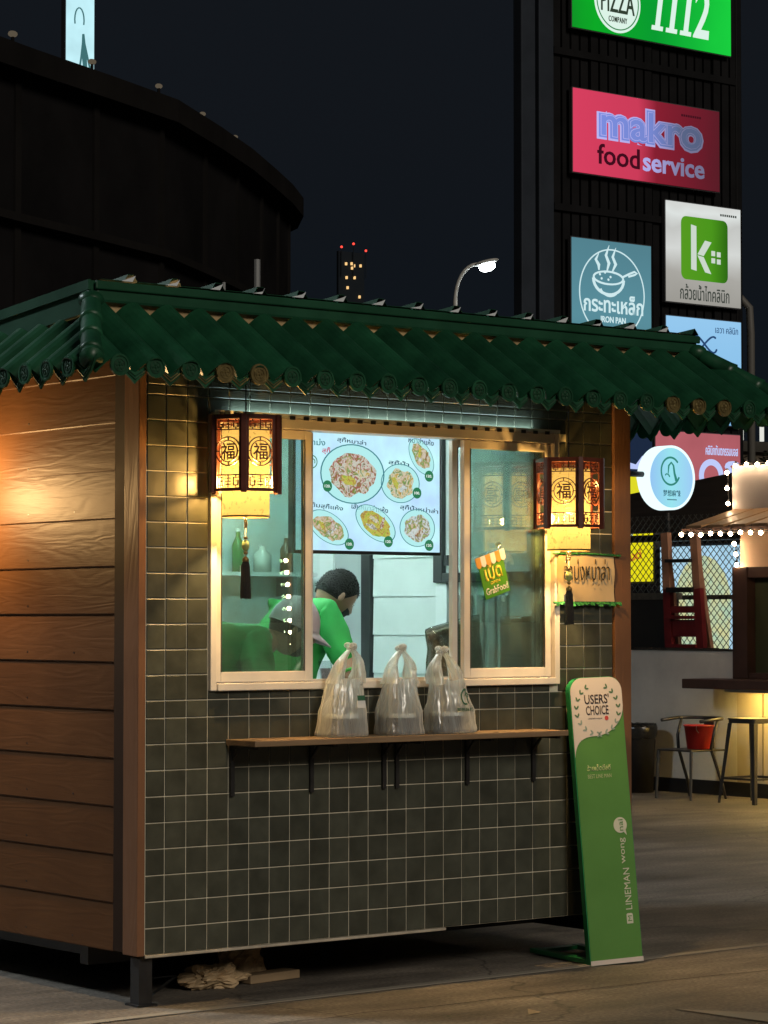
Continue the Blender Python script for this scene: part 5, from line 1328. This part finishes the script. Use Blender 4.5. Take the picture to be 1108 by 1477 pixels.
# pink dental sign
BO = light_box(26.78, 28.92, 3.70, 4.82, emat('dusty_pink_face', (.44,.115,.135), 1.0, var=.08, vs=1.5), 'dusty pink lit sign with big pale letters BOS, low on the pylon')
pw = emat('pale_lilac', (.52,.60,.95), 1.0)
m = MB(); m.ring((28.155,4.045), .19, .30, PY-.035, PY-.0215, 40, sx=1.02); m.build('letter_o', pw, BO)
text('S', 28.50, 28.88, 3.93, 4.33, PY-.021, pw, BO, th=.01, offset=.03)
text('B', 27.15, 27.72, 3.76, 4.34, PY-.021, pw, BO, th=.01, offset=.04)
text('คลินิกทันตกรรมบอส', 28.02, 28.84, 4.42, 4.60, PY-.021, pw, BO, th=.006, offset=.012)
YL = light_box(25.3, 26.72, 2.65, 3.99, emat('yellow_face', (.74,.70,.02), 1.0), 'yellow lit sign with white curved border left of the pink one')
MB().prism([(26.30,3.96),(26.36,3.96),(26.62,3.40),(26.60,3.36),(26.30,3.30),(26.30,3.34),(26.54,3.40)], 'y', PY-.03, PY-.0215).build('white_border', emat('cream_border', (.85,.85,.6), 1.0), YL)
NB = light_box(25.3, 26.72, 4.02, 4.75, emat('navy_face', (.012,.022,.05), 1.0), 'navy sign with pale chevron stroke left of the pink one')
MB().prism([(25.8,4.20),(26.10,4.22),(26.30,4.18),(26.46,4.34),(26.54,4.30),(26.38,4.10),(25.8,4.10)], 'y', PY-.03, PY-.0215).build('chevron', emat('pale_blue_stroke', (.50,.58,.95), 1.0), NB)
tag(text('ททท', 24.70, 24.80, 9.75, 10.0, PY+.3, emat('tiny_white', (.25,.28,.34), 1.0), None, th=.02)[0], 'tiny pale lettering on the dark pylon left of the pink sign', 'sign')

# ------------------------------------------------------------------ far things on the left and centre
rbm = pmat('dark_brown_facade', (.0105,.0100,.0105), .9, var=.35, vs=.25, spec=0.0); band = pmat('facade_band', (.0120,.0112,.0110), .9, var=.2, vs=.4, spec=0.0)
rbd = empty('round_building', (10, 90, 0)); tag(rbd, 'big dark round building with small lamps along its curved roof edge', 'building')
rim = [(18.6,42.4),(22.5,44.4),(26.525,46.487),(29.684,47.996),(32.664,49.489),(35.715,51.926),(38.418,54.21),(40.98,56.584),(42.983,58.488),(44.823,60.417),(46.2,62.6),(47.2,65.5),(47.6,69.0),(47.3,73.0),(46.0,77.0)]
def wallstrip(pts, z0, z1, off=0.0, thick=.6):
    m = MB(); n = len(pts); vs = []
    for i, p in enumerate(pts):
        a = Vector(pts[max(0,i-1)]); b = Vector(pts[min(n-1,i+1)]); d = (b-a).normalized(); nr = Vector((d.y,-d.x))
        q = Vector(p)+nr*off; r = q-nr*thick
        vs += [(q.x,q.y,z0),(q.x,q.y,z1),(r.x,r.y,z1),(r.x,r.y,z0)]
    m.add(vs, [(4*i+j, 4*i+4+j, 4*i+4+(j+1) % 4, 4*i+(j+1) % 4) for i in range(n-1) for j in range(4)]+[(0,1,2,3),(4*n-4,4*n-1,4*n-2,4*n-3)])
    return m
wallstrip(rim, 0, 15.1).build('curved_wall', rbm, rbd)
wallstrip(rim, 14.6, 15.2, off=.5).build('cornice', band, rbd)
wallstrip(rim, 7.6, 8.0, off=.3, thick=.25).build('ledge', band, rbd); wallstrip(rim, 11.0, 11.2, off=.3, thick=.25).build('ledge', band, rbd)
for i in range(0, len(rim)-1):
    a, b = Vector(rim[i]), Vector(rim[i+1]); d = (b-a).normalized(); nr = Vector((d.y,-d.x)); q = a+nr*.02
    MB().bar((q.x,q.y,0),(q.x,q.y,14.5), .25, .10, up=(nr.x,nr.y,0)).build('pier', band, rbd)
ap_ = [(24.0+1.55*k, 41.6+.75*k+.028*k*k) for k in range(13)]
lampm = emat('small_cornice_lamp', (.62,.50,.34), .16); 
for i in range(2, 10):
    p = rim[i]; dx, dy = -.62*.7, -.785*.7; k = 1.0-.08*(i-2)
    m = MB(); m.ball((p[0]+dx,p[1]+dy,15.45), (.13*k,.09*k,.08*k), 10, 6); lb = m.build('cornice_lamp', lampm, rbd)
    MB().cyl((p[0]+dx,p[1]+dy,15.2),(p[0]+dx,p[1]+dy,15.4), .04, n=6).build('lamp_stem', band, rbd)
ls = empty('lit_banner_sign', (30.0, 49.3, 15.0)); tag(ls, 'bright cyan white upright banner sign above the dark round building', 'sign')
bx0, by0 = Vector((29.62,49.35)), Vector((30.50,49.35))
B(29.62, 30.50, 49.35, 49.55, 15.35, 18.6).build('box', boxm, ls)
B(29.64, 30.48, 49.33, 49.345, 15.40, 18.55).build('face', emat('cyan_white_face', (.55,.88,.95), 1.0, var=.1, vs=1.2), ls)
m = MB(); y_ = 49.31
m.tube([(30.22,y_,15.5),(30.16,y_,16.1),(30.14,y_,16.6)], [.05,.07,.03], 6); m.tube([(30.0,y_,15.5),(30.08,y_,16.0),(30.14,y_,16.5)], .025, 6); m.tube([(30.40,y_,15.5),(30.26,y_,16.05),(30.14,y_,16.5)], .025, 6)
m.tube([(30.02+.14*math.cos(t),y_,16.95+.32*math.sin(t)) for t in [R(-20)+j*R(20) for j in range(12)]], .018, 6); m.build('figure_drawing', emat('dark_teal_ink', (.05,.16,.17), 1.0), ls)
for (z0, z1) in ((15.0,15.35),): B(29.9, 30.2, 49.4, 49.5, z0-.0, z1-.001).build('stand', band, ls)
# far tower with red beacons
ft = empty('far_tower', (250, 330, 0)); tag(ft, 'distant high-rise with three red roof beacons and a few lit windows', 'building')
ftm = pmat('far_tower_wall', (.018,.023,.030), .9, spec=0.0)
B(246.6, 251.8, 323, 323.5, 0, 60.0).build('tower_block', ftm, ft)
redm = emat('red_beacon', (1.0,.06,.04), 2.2)
for (x, y, z) in ((246.9,322.6,60.6),(249.3,322.6,61.3),(251.8,322.6,60.4)):
    MB().ball((x,y,z), .19, 8, 6).build('beacon', redm, ft)
    MB().cyl((x,y,56),(x,y,z-.5), .08, n=5).build('beacon_mast', ftm, ft)
litw = emat('lit_window', (1.0,.62,.25), 1.1)
for (x, z) in ((249.3,58.0),(250.4,58.1),(250.9,57.8),(252.2,57.9),(250.5,57.4),(249.4,55.8),(251.0,55.9),(249.6,54.2),(252.0,52.9)):
    B(x-1.5, x-1.25, 322.6, 322.9, z-.22, z+.22).build('window', litw, ft)
bk = empty('radio_mast', (24.6, 33.4, 0)); 
# street lamps
def street_lamp(x, y, h, dirx, diry, label, lit=True, pole_r=.055, energy=0.0, col=(.85,.95,1.0)):
    t_ = empty('street_lamp', (x, y, 0)); tag(t_, label, 'street lamp', 'street lamps')
    pm = bpy.data.materials['lamp_pole'] if 'lamp_pole' in bpy.data.materials else pmat('lamp_pole', (.42,.42,.40), .45, var=.08)
    d = Vector((dirx, diry, 0)).normalized()
    pts = [(0,0,0),(0,0,h*.5),(0,0,h-1.1)]+[tuple(Vector((0,0,h-1.1))+d*(.50*(1-math.cos(t)))+Vector((0,0,.85*math.sin(t)))) for t in [j*math.pi/16 for j in range(1,9)]]
    MB().tube(pts, [pole_r*1.35, pole_r*1.1, pole_r]+[pole_r*.8]*8, 10).build('pole', pm, t_, local=True, smooth=True)
    e = Vector(pts[-1])+d*.22
    ang = math.atan2(d.y, d.x); T = Matrix.Translation(e) @ Matrix.Rotation(ang, 4, 'Z') @ Matrix.Rotation(-.25, 4, 'Y')
    MB().ball((0,0,.05), (.30,.17,.06), 14, 8, M=T).build('lamp_head', pm, t_, local=True, smooth=True)
    MB().ball((0,0,-.055), (.19,.15,.11), 14, 8, M=T).build('lens', bpy.data.materials['street_lens'] if 'street_lens' in bpy.data.materials else emat('street_lens', (.90,.98,1.0), 30.0), t_, local=True, smooth=True)
    if energy:
        L = bpy.data.lights.new('street_light', 'SPOT'); L.energy = energy; L.spot_size = R(150); L.spot_blend = .6; L.shadow_soft_size = .7; L.color = col
        lo = bpy.data.objects.new('lamp_light', L); COL.objects.link(lo); lo.parent = t_; lo.location = e+Vector((0,0,-.32))
    return t_
street_lamp(32.874, 37.587, 9.85, .785, -.62, 'lit street lamp with curved arm rising behind the kiosk roof')
street_lamp(-5.6, 7.4, 8.8, 1, -.35, 'lit street lamp left of the kiosk, outside the picture', energy=2900.0)
pp = MB(); pp.cyl((17.69,24.09,0),(17.69,24.09,6.97), .05, n=8); tag(pp.build('steel_pole', pmat('grey_pole', (.20,.21,.22), .5)), 'thin grey pole standing behind the kiosk roof', 'pole')
pp = MB(); pp.cyl((17.29,24.40,0),(17.29,24.40,6.62), .028, n=8); tag(pp.build('steel_pole', bpy.data.materials['grey_pole']), 'shorter thin pole left of the grey pole behind the roof', 'pole')
COL.objects.unlink(bk); bpy.data.objects.remove(bk)
pp = MB(); pp.tube([(38.18,33.4,0),(38.18,33.4,8.0),(38.16,33.42,8.6),(37.9,33.6,8.95),(37.6,33.9,9.05)], .09, 8); tag(pp.build('unlit_lamp_post', pmat('dim_pole', (.10,.095,.085), .6), smooth=True), 'unlit curved lamp post right of the pylon signs', 'lamp post')

# ------------------------------------------------------------------ the neighbouring shop on the right
shop = empty('snack_shop', (10.8, 6.0, 0)); tag(shop, 'brown timber snack shop with counter and bulb-edged sign board', 'shop')
cw = pmat('cream_shop_wall', (.52,.46,.36), .6, var=.08, vs=3); dw = pmat('dark_shop_timber', (.055,.026,.018), .5, var=.25, vs=6); ww = pmat('off_white_wall', (.68,.65,.60), .7, var=.12, vs=2.5)
B(10.5, 10.62, 3.6, 7.05, .12, .90).build('lower_wall', cw, shop)
for k in range(9): B(10.488, 10.4995, 3.7+.38*k, 3.71+.38*k, .14, .88).build('panel_joint', pmat('joint', (.2,.17,.12), .8) if k == 0 else bpy.data.materials['joint'], shop)
B(10.47, 10.64, 3.6, 7.06, 0, .119).build('skirting', M['black'], shop)
B(10.12, 10.66, 3.6, 7.32, .905, .985).build('counter', dw, shop, bevel=.006)
B(10.45, 10.62, 6.88, 7.05, .986, 1.92).build('window_post', dw, shop, bevel=.004)
B(10.46, 10.62, 3.6, 6.879, 1.83, 1.92).build('window_head', dw, shop, bevel=.004)
B(10.47, 10.62, 3.6, 6.879, .986, 1.035).build('window_sill', dw, shop, bevel=.004)
B(10.55, 10.56, 3.6, 6.879, 1.036, 1.829).build('window_pane', pmat('dark_green_pane', (.05,.055,.028), .15, var=.1), shop)
B(10.5, 10.6, 3.6, 7.0, 1.921, 2.26).build('upper_panel', pmat('peach_panel', (.58,.40,.26), .6, var=.06), shop)
B(10.5, 10.58, 3.6, 7.09, 2.40, 2.775).build('sign_board', pmat('grey_sign_board', (.36,.34,.33), .6, var=.08, vs=2), shop)
awm = wood_board_mat('awning_plank', (.22,.13,.06), (.30,.18,.09), along='X')
for k in range(14):
    y1 = 7.08-.25*k; y0 = y1-.235
    MB().add([(9.88,y0,2.235),(9.88,y1-.06,2.235),(10.54,y1,2.40),(10.54,y0,2.40),(9.88,y0,2.255),(9.88,y1-.06,2.255),(10.54,y1,2.42),(10.54,y0,2.42)],
             [(0,3,2,1),(4,5,6,7),(0,1,5,4),(1,2,6,5),(2,3,7,6),(3,0,4,7)]).build('awning_plank', awm, shop)
B(9.86, 9.90, 3.6, 7.05, 2.205, 2.234).build('awning_edge', dw, shop)
B(10.2, 10.24, 3.7, 6.9, .880, .904).build('under_counter_channel', M['steel'], shop)
ul = empty('under_counter_lamp', (10.3, 5.6, .86)); tag(ul, 'warm yellow light strip under the shop counter', 'light strip')
B(10.28, 10.34, 4.0, 6.85, .886, .9035).build('strip', emat('yellow_strip', (1.0,.66,.16), 60.0), ul)
def bulb_string(pts, label, r=.017):
    t_ = empty('string_lights', pts[0]); tag(t_, label, 'string lights', 'bulb strings on the shop')
    MB().tube(pts, .005, 5).build('cable', M['cord'], t_)
    for p in pts:
        MB().ball((p[0]-.012, p[1], p[2]-.012), r, 10, 7).build('bulb', M['bulb_string'], t_, smooth=True)
        MB().cyl((p[0]-.012,p[1],p[2]+.006),(p[0]-.006,p[1],p[2]+.024), .010, n=6).build('bulb_socket', M['black'], t_)
bulb_string([(9.85, 7.03-.112*k, 2.195-.004*(k % 3)) for k in range(22)], 'row of warm round bulbs along the awning edge')
bulb_string([(10.46, 7.00-.125*k, 2.785+.006*(k % 2)) for k in range(20)], 'row of warm round bulbs along the top of the sign board')
bulb_string([(10.46, 7.10, 2.73), (10.46, 7.10, 2.60), (10.46, 7.09, 2.47)], 'three warm bulbs down the left edge of the sign board')
bulb_string([(10.46, 7.02, 2.13), (10.455, 7.0, 2.04), (10.455, 6.99, 1.95)], 'three warm bulbs down the corner beside the peach panel')

fp = B(9.44, 9.50, -11.96, -11.90, 0, 2.3).build('timber_post', dw); tag(fp, 'timber post with a bulb string across the yard, seen only mirrored in the left pane', 'post')
t_ = bulb_string([(9.40+.10*(k/9)*.9, -11.92, 2.06-.115*k) for k in range(10)], 'vertical bulb string on the timber post, mirrored in the left pane', r=.019)
# low white wall and what stands behind it
hw = empty('low_wall', (10.55, 8.2, 0)); tag(hw, 'low off-white wall behind the metal chair', 'wall')
B(10.5, 10.62, 7.052, 9.6, .12, 1.215).build('wall_body', ww, hw); B(10.47, 10.64, 7.062, 9.6, 0, .119).build('skirting', M['black'], hw)
cop = MB()
for k in range(40):
    y = 7.07+.062*k; h = .012+.012*random.random(); cop.box(10.49, 10.63, y, y+.060, 1.2155, 1.2155+h)
cop.build('rough_coping', pmat('rough_coping', (.035,.03,.025), .9), hw)
# chain link fence
fen = empty('chain_link_fence', (11.2, 8.4, 0)); tag(fen, 'chain link fence stretched above the low white wall', 'fence')
wm = pmat('fence_wire', (.05,.05,.045), .5); wire = MB(); step = .075; z0, z1, ya, yb = 1.1, 2.42, 7.2, 9.9
k = 0; y = ya-(z1-z0)
while y < yb:
    for sgn in (1, -1):
        a, b = (y, z0), (y+(z1-z0), z1)
        if sgn < 0: a, b = (y, z1), (y+(z1-z0), z0)
        t0 = max(0, (ya-a[0])/(z1-z0)); t1 = min(1, (yb-a[0])/(z1-z0))
        if t1 > t0:
            p = (11.2+.004*sgn, a[0]+(b[0]-a[0])*t0, a[1]+(b[1]-a[1])*t0); q = (11.2+.004*sgn, a[0]+(b[0]-a[0])*t1, a[1]+(b[1]-a[1])*t1)
            wire.bar(p, q, .005, .005)
    y += step
tag(wire.build('wire_mesh', wm, fen), kind='stuff')
for y in (7.62, 8.62, 9.5): MB().cyl((11.24,y,0),(11.24,y,2.45), .022, n=8).build('post', M['steel_black'], fen)
B(11.22, 11.26, 7.2, 9.9, 1.66, 1.70).build('rail', pmat('mossy_rail', (.10,.09,.06), .8), fen)
# panels seen through it
yp = empty('yellow_light_panel', (11.8, 9.6, 1.8)); tag(yp, 'yellow lit panel with dark round badge seen through the fence', 'sign')
B(11.8, 11.95, 9.37, 9.95, 1.82, 2.34).build('box', boxm, yp); B(11.785, 11.7985, 9.39, 9.93, 1.84, 2.32).build('face', emat('bright_yellow_face', (.80,.72,.01), 1.0), yp)
Tyz = Matrix.Rotation(-math.pi/2, 4, 'Z')
mm = MB(); mm.cyl((11.784,9.80,2.30),(11.778,9.80,2.30), .155, n=30); mm.build('badge_border', emat('badge_white', (.6,.75,.6), 1.0), yp)
mm = MB(); mm.cyl((11.777,9.81,2.31),(11.772,9.81,2.31), .135, n=30); mm.build('badge', emat('badge_black', (.02,.03,.015), 1.0), yp)
r = text('Taxi', -.16, .16, 0, .10, 0, emat('orange_print', (.62,.22,.02), 1.0), yp, th=.004, local=True, offset=.02)
for v in r[0].data.vertices: v.co = (Matrix.Translation((11.783, 9.68, 2.03)) @ Tyz @ Matrix.Rotation(-.18,4,'Y') @ v.co)-wloc(yp)
bp2 = empty('pale_light_panel', (11.8, 8.7, 1.1)); tag(bp2, 'pale blue lit panel with cream arch seen through the fence', 'sign')
B(11.8, 11.95, 8.15, 9.30, 1.02, 2.18).build('box', boxm, bp2); B(11.785, 11.7985, 8.17, 9.28, 1.04, 2.16).build('face', emat('pale_cyan_face', (.42,.66,.82), 1.0, var=.12, vs=2.5), bp2)
pts = [(9.05,1.05)]+[(8.72+.36*math.cos(t), 1.62+.45*math.sin(t)) for t in [j*math.pi/14 for j in range(15)]]+[(8.40,1.05)]
MB().prism(pts, 'x', 11.776, 11.783).build('cream_arch', emat('cream_arch', (.62,.60,.30), 1.0, col2=(.42,.58,.42), vs=9.0), bp2)
# lean-to board and the dark bin store behind the wall
ds = empty('dark_board', (11.05, 8.75, 0)); tag(ds, 'dark board leaning behind the low wall under the yellow panel', 'board')
B(11.02, 11.06, 8.30, 9.7, .01, 1.66).build('board', pmat('dark_ply', (.022,.019,.016), .7, var=.3, vs=5), ds); B(11.0, 11.08, 8.28, 9.7, 1.661, 1.72).build('ledge', pmat('dusty_ledge', (.12,.105,.08), .8, var=.4, vs=20), ds)
# ladder
ld = empty('step_ladder', (10.85, 7.9, 0)); tag(ld, 'red and wooden step ladder leaning behind the low wall', 'ladder')
redp = pmat('red_ladder_paint', (.16,.012,.014), .45, var=.25, vs=9); lwood = pmat('bare_ladder_wood', (.34,.17,.10), .6, var=.2, vs=8)
def lad(y, z): return (10.80+.05*z, y, z)
L0, L1 = (8.09, 7.70), (8.25, 7.93)     # bottom pair (z=.02) and top pair (z=2.25)
for i, (yb_, yt_) in enumerate(((8.09,8.31),(7.66,7.95))):
    zs = 1.75; ym = yb_+(yt_-yb_)*(zs-.02)/2.23
    MB().bar(lad(yb_,.02), lad(ym,zs), .05, .085, up=(0,1,0)).build('stile', redp, ld); MB().bar(lad(ym,zs+.001), lad(yt_,2.25), .05, .085, up=(0,1,0)).build('upper_stile', lwood, ld)
    MB().bar((11.02,yb_-.02,.02), (10.96,yt_+.05,2.2), .04, .05, up=(0,1,0)).build('rear_leg', lwood, ld)
for k in range(8):
    z = .25+.25*k; f = (z-.02)/2.23; ya_, yb_ = 8.09+(8.31-8.09)*f, 7.66+(7.95-7.66)*f
    B(10.80+.05*z-.06, 10.80+.05*z+.05, yb_+.03, ya_-.03, z-.015 if k != 6 else z-.03, z+.015).build('step', redp if z < 1.7 else M['black'], ld)
for (za, zb) in ((1.16,1.235),(1.33,1.48),(1.54,1.60)):
    f = (za-.02)/2.23; B(10.86, 10.875, 7.66+.29*f+.04, 8.09+.22*f-.04, za, zb).build('back_plate', redp, ld)
# dark timber gable of the pergola
pg = empty('pergola_roof', (11.1, 8.3, 0)); tag(pg, 'dark timber pergola roof sloping up behind the round sign', 'roof')
pgm = pmat('weathered_dark_timber', (.030,.022,.017), .6, var=.35, vs=6, stretch=(1,.4,4))
for k in range(9):
    xo = 11.30+.028*k; za = 2.27+.030*k; zb = 2.30+.068*k
    MB().add([(xo,10.4,za-.01),(xo+.02,10.4,za-.01),(xo+.02,7.0,zb-.01),(xo,7.0,zb-.01),(xo+.012,10.4,za+.042),(xo+.03,10.4,za+.042),(xo+.03,7.0,zb+.075),(xo+.012,7.0,zb+.075)],
             [(0,1,2,3),(4,7,6,5),(0,4,5,1),(1,5,6,2),(2,6,7,3),(3,7,4,0)]).build('roof_plank', pgm, pg)
for y in (7.25, 10.2): B(11.62, 11.72, y, y+.1, 0, 2.75).build('post', dw, pg)
B(11.45, 11.60, 7.0, 10.4, 2.20, 2.262).build('beam', pgm, pg)

# chair, bucket, stool, bin
chm = pmat('dark_grey_chair_metal', (.045,.042,.038), .38, metal=.3, var=.15, vs=10)
chr_ = empty('metal_armchair', (10.0, 7.09, 0)); tag(chr_, 'dark metal armchair with a curved back rail by the white wall', 'chair')
m = MB(); m.box(-.20,.20,-.20,.20,.395,.410); o = m.build('seat', chm, chr_, local=True, bevel=.006)
for (x, y) in ((-.19,.19),(-.19,-.19)): MB().tube([(x,y,.40),(x-.02,y*1.06,.0)], [.014,.011], 8).build('leg', chm, chr_, local=True)
for y in (.19, -.19):
    MB().tube([(.10,y*1.12,.66),(.05,y*1.10,.52),(.04,y,.41),(.16,y*1.05,.12),(.19,y*1.10,.0)], [.013,.013,.014,.013,.011], 8).build('leg', chm, chr_, local=True, smooth=True)
pts = [(-.12,.225,.645),(.0,.235,.655)]+[(.08+.16*math.sin(t), .235*math.cos(t), .662) for t in [j*math.pi/12 for j in range(13)]]+[(.0,-.235,.655),(-.12,-.225,.645)]
MB().tube(pts, .014, 8).build('back_rail', chm, chr_, local=True, smooth=True)
m = MB(); m.box(.205,.215,-.055,.055,.41,.65); m.build('back_splat', chm, chr_, local=True)
bu = empty('red_bucket', (10.06, 7.06, .4105)); tag(bu, 'red plastic bucket on the metal armchair seat', 'bucket')
rbm_ = pmat('red_plastic', (.42,.022,.018), .4, var=.08)
m = MB(); m.lathe([(.001,0),(.095,0),(.098,.004),(.122,.185),(.130,.185),(.130,.197),(.120,.197),(.094,.008),(.001,.008)], n=28); m.build('pail', rbm_, bu, local=True, smooth=True)
MB().tube([(.128*math.cos(t), .128*math.sin(t)*.2-.10, .19-.07*math.sin(t)) for t in [j*math.pi/12 for j in range(13)]], .003, 5).build('handle', M['steel'], bu, local=True)
stl = empty('bar_stool', (10.02, 6.40, 0)); tag(stl, 'dark metal bar stool in front of the lit counter', 'stool')
m = MB(); m.prism(rrect(-.155,.155,-.155,.155,.03), 'z', .672, .685); m.prism(rrect(-.150,.150,-.150,.150,.03), 'z', .645, .6715); m.build('seat', chm, stl, local=True)
for (x, y) in ((1,1),(1,-1),(-1,1),(-1,-1)):
    MB().add([(x*.10,y*.145,.644),(x*.145,y*.145,.644),(x*.145,y*.10,.644),(x*.175,y*.205,0),(x*.205,y*.205,0),(x*.205,y*.175,0),(x*.135,y*.135,.644),(x*.195,y*.195,0)],
             [(0,1,4,3),(1,2,5,4),(2,6,7,5),(6,0,3,7),(0,6,2,1),(3,4,5,7)]).build('leg', chm, stl, local=True)
for (p, q) in (((-.19,-.19),(.19,-.19)),((.19,-.19),(.19,.19)),((.19,.19),(-.19,.19)),((-.19,.19),(-.19,-.19))):
    MB().bar((p[0]*.95,p[1]*.95,.20),(q[0]*.95,q[1]*.95,.20), .012, .018).build('stretcher', chm, stl, local=True)
bn = empty('waste_bin', (10.22, 7.95, 0)); tag(bn, 'dark waste bin lined with a black bag against the white wall', 'bin')
m = MB(); m.lathe([(.001,0),(.125,0),(.150,.52),(.156,.53),(.150,.54),(.14,.53),(.118,.02),(.001,.02)], n=24); m.build('bin', M['steel_black'], bn, local=True, smooth=True)
m = MB(); n = 36; vs = []
for (r_, z) in ((.150,.46),(.163,.49),(.166,.55),(.152,.59),(.128,.575),(.10,.5)):
    for i in range(n):
        t = 2*math.pi*i/n; f = 1+.05*noise.noise(Vector((math.cos(t)*4,math.sin(t)*4,z*9))); vs.append((r_*f*math.cos(t), r_*f*math.sin(t), z+.015*noise.noise(Vector((math.cos(t)*5,math.sin(t)*5,7)))))
m.add(vs, [(k*n+i, k*n+(i+1) % n, (k+1)*n+(i+1) % n, (k+1)*n+i) for k in range(5) for i in range(n)]); m.build('bin_liner', pmat('black_liner', (.012,.012,.012), .25), bn, local=True, smooth=True)

# far building at the right edge with lit posts
fb = empty('far_house', (49.5, 43.6, 0)); tag(fb, 'distant tan building with a row of small white lights, right edge', 'building')
B(47.5, 60, 44.5, 52, 0, 6.3).build('wall', pmat('tan_far_wall', (.09,.07,.048), .8, var=.2, vs=.4), fb); B(47.3, 60.2, 44.3, 52.2, 6.301, 6.6).build('parapet', pmat('dark_parapet', (.03,.026,.02), .8), fb)
wl_ = emat('white_post_light', (.85,.85,.78), .9)
for k in range(12): B(48.2+.42*k, 48.29+.42*k, 44.2, 44.29, 6.605, 7.1 if k != 2 else 7.3).build('post_light', wl_, fb)
fm_ = pmat('dark_foliage', (.020,.028,.010), .7, var=.4, vs=1)
def shrub(x, y, h, r_, seed, label):
    t_ = empty('tree', (x, y, 0)); tag(t_, label, 'tree', 'dark trees behind the pylon')
    MB().tube([(0,0,0),(.1,0,h*.3),(.05,.1,h*.6)], [.16,.12,.05], 7).build('trunk', M['trim_dark'], t_, local=True)
    rnd = random.Random(seed); m = MB()
    for q in range(2600):
        d = Vector((rnd.gauss(0,1), rnd.gauss(0,1), rnd.gauss(0,1))).normalized(); rr = r_*(.45+.55*rnd.random()**.5)*(1+.35*noise.noise(d*2+Vector((seed,0,0))))
        if noise.noise(d*rr*1.5+Vector((seed*2,0,0))) < -.12: continue
        p = Vector((d.x*rr, d.y*rr, h*.72+d.z*rr*.75)); a = Vector((rnd.gauss(0,1),rnd.gauss(0,1),rnd.gauss(0,.6))).normalized(); b = a.cross(Vector((rnd.random(),rnd.random(),1))).normalized(); s = rnd.uniform(.06,.13)
        m.add([p-a*s, p+b*s*.45, p+a*s, p-b*s*.45], [(0,1,2,3)])
    m.build('crown', fm_, t_, local=True)
shrub(40.5, 35.0, 5.6, 1.7, 5, 'dark leafy tree behind the pink sign near the right edge')
shrub(44.0, 36.5, 6.5, 1.9, 9, 'dark tree farther right, below the far tan building lights')
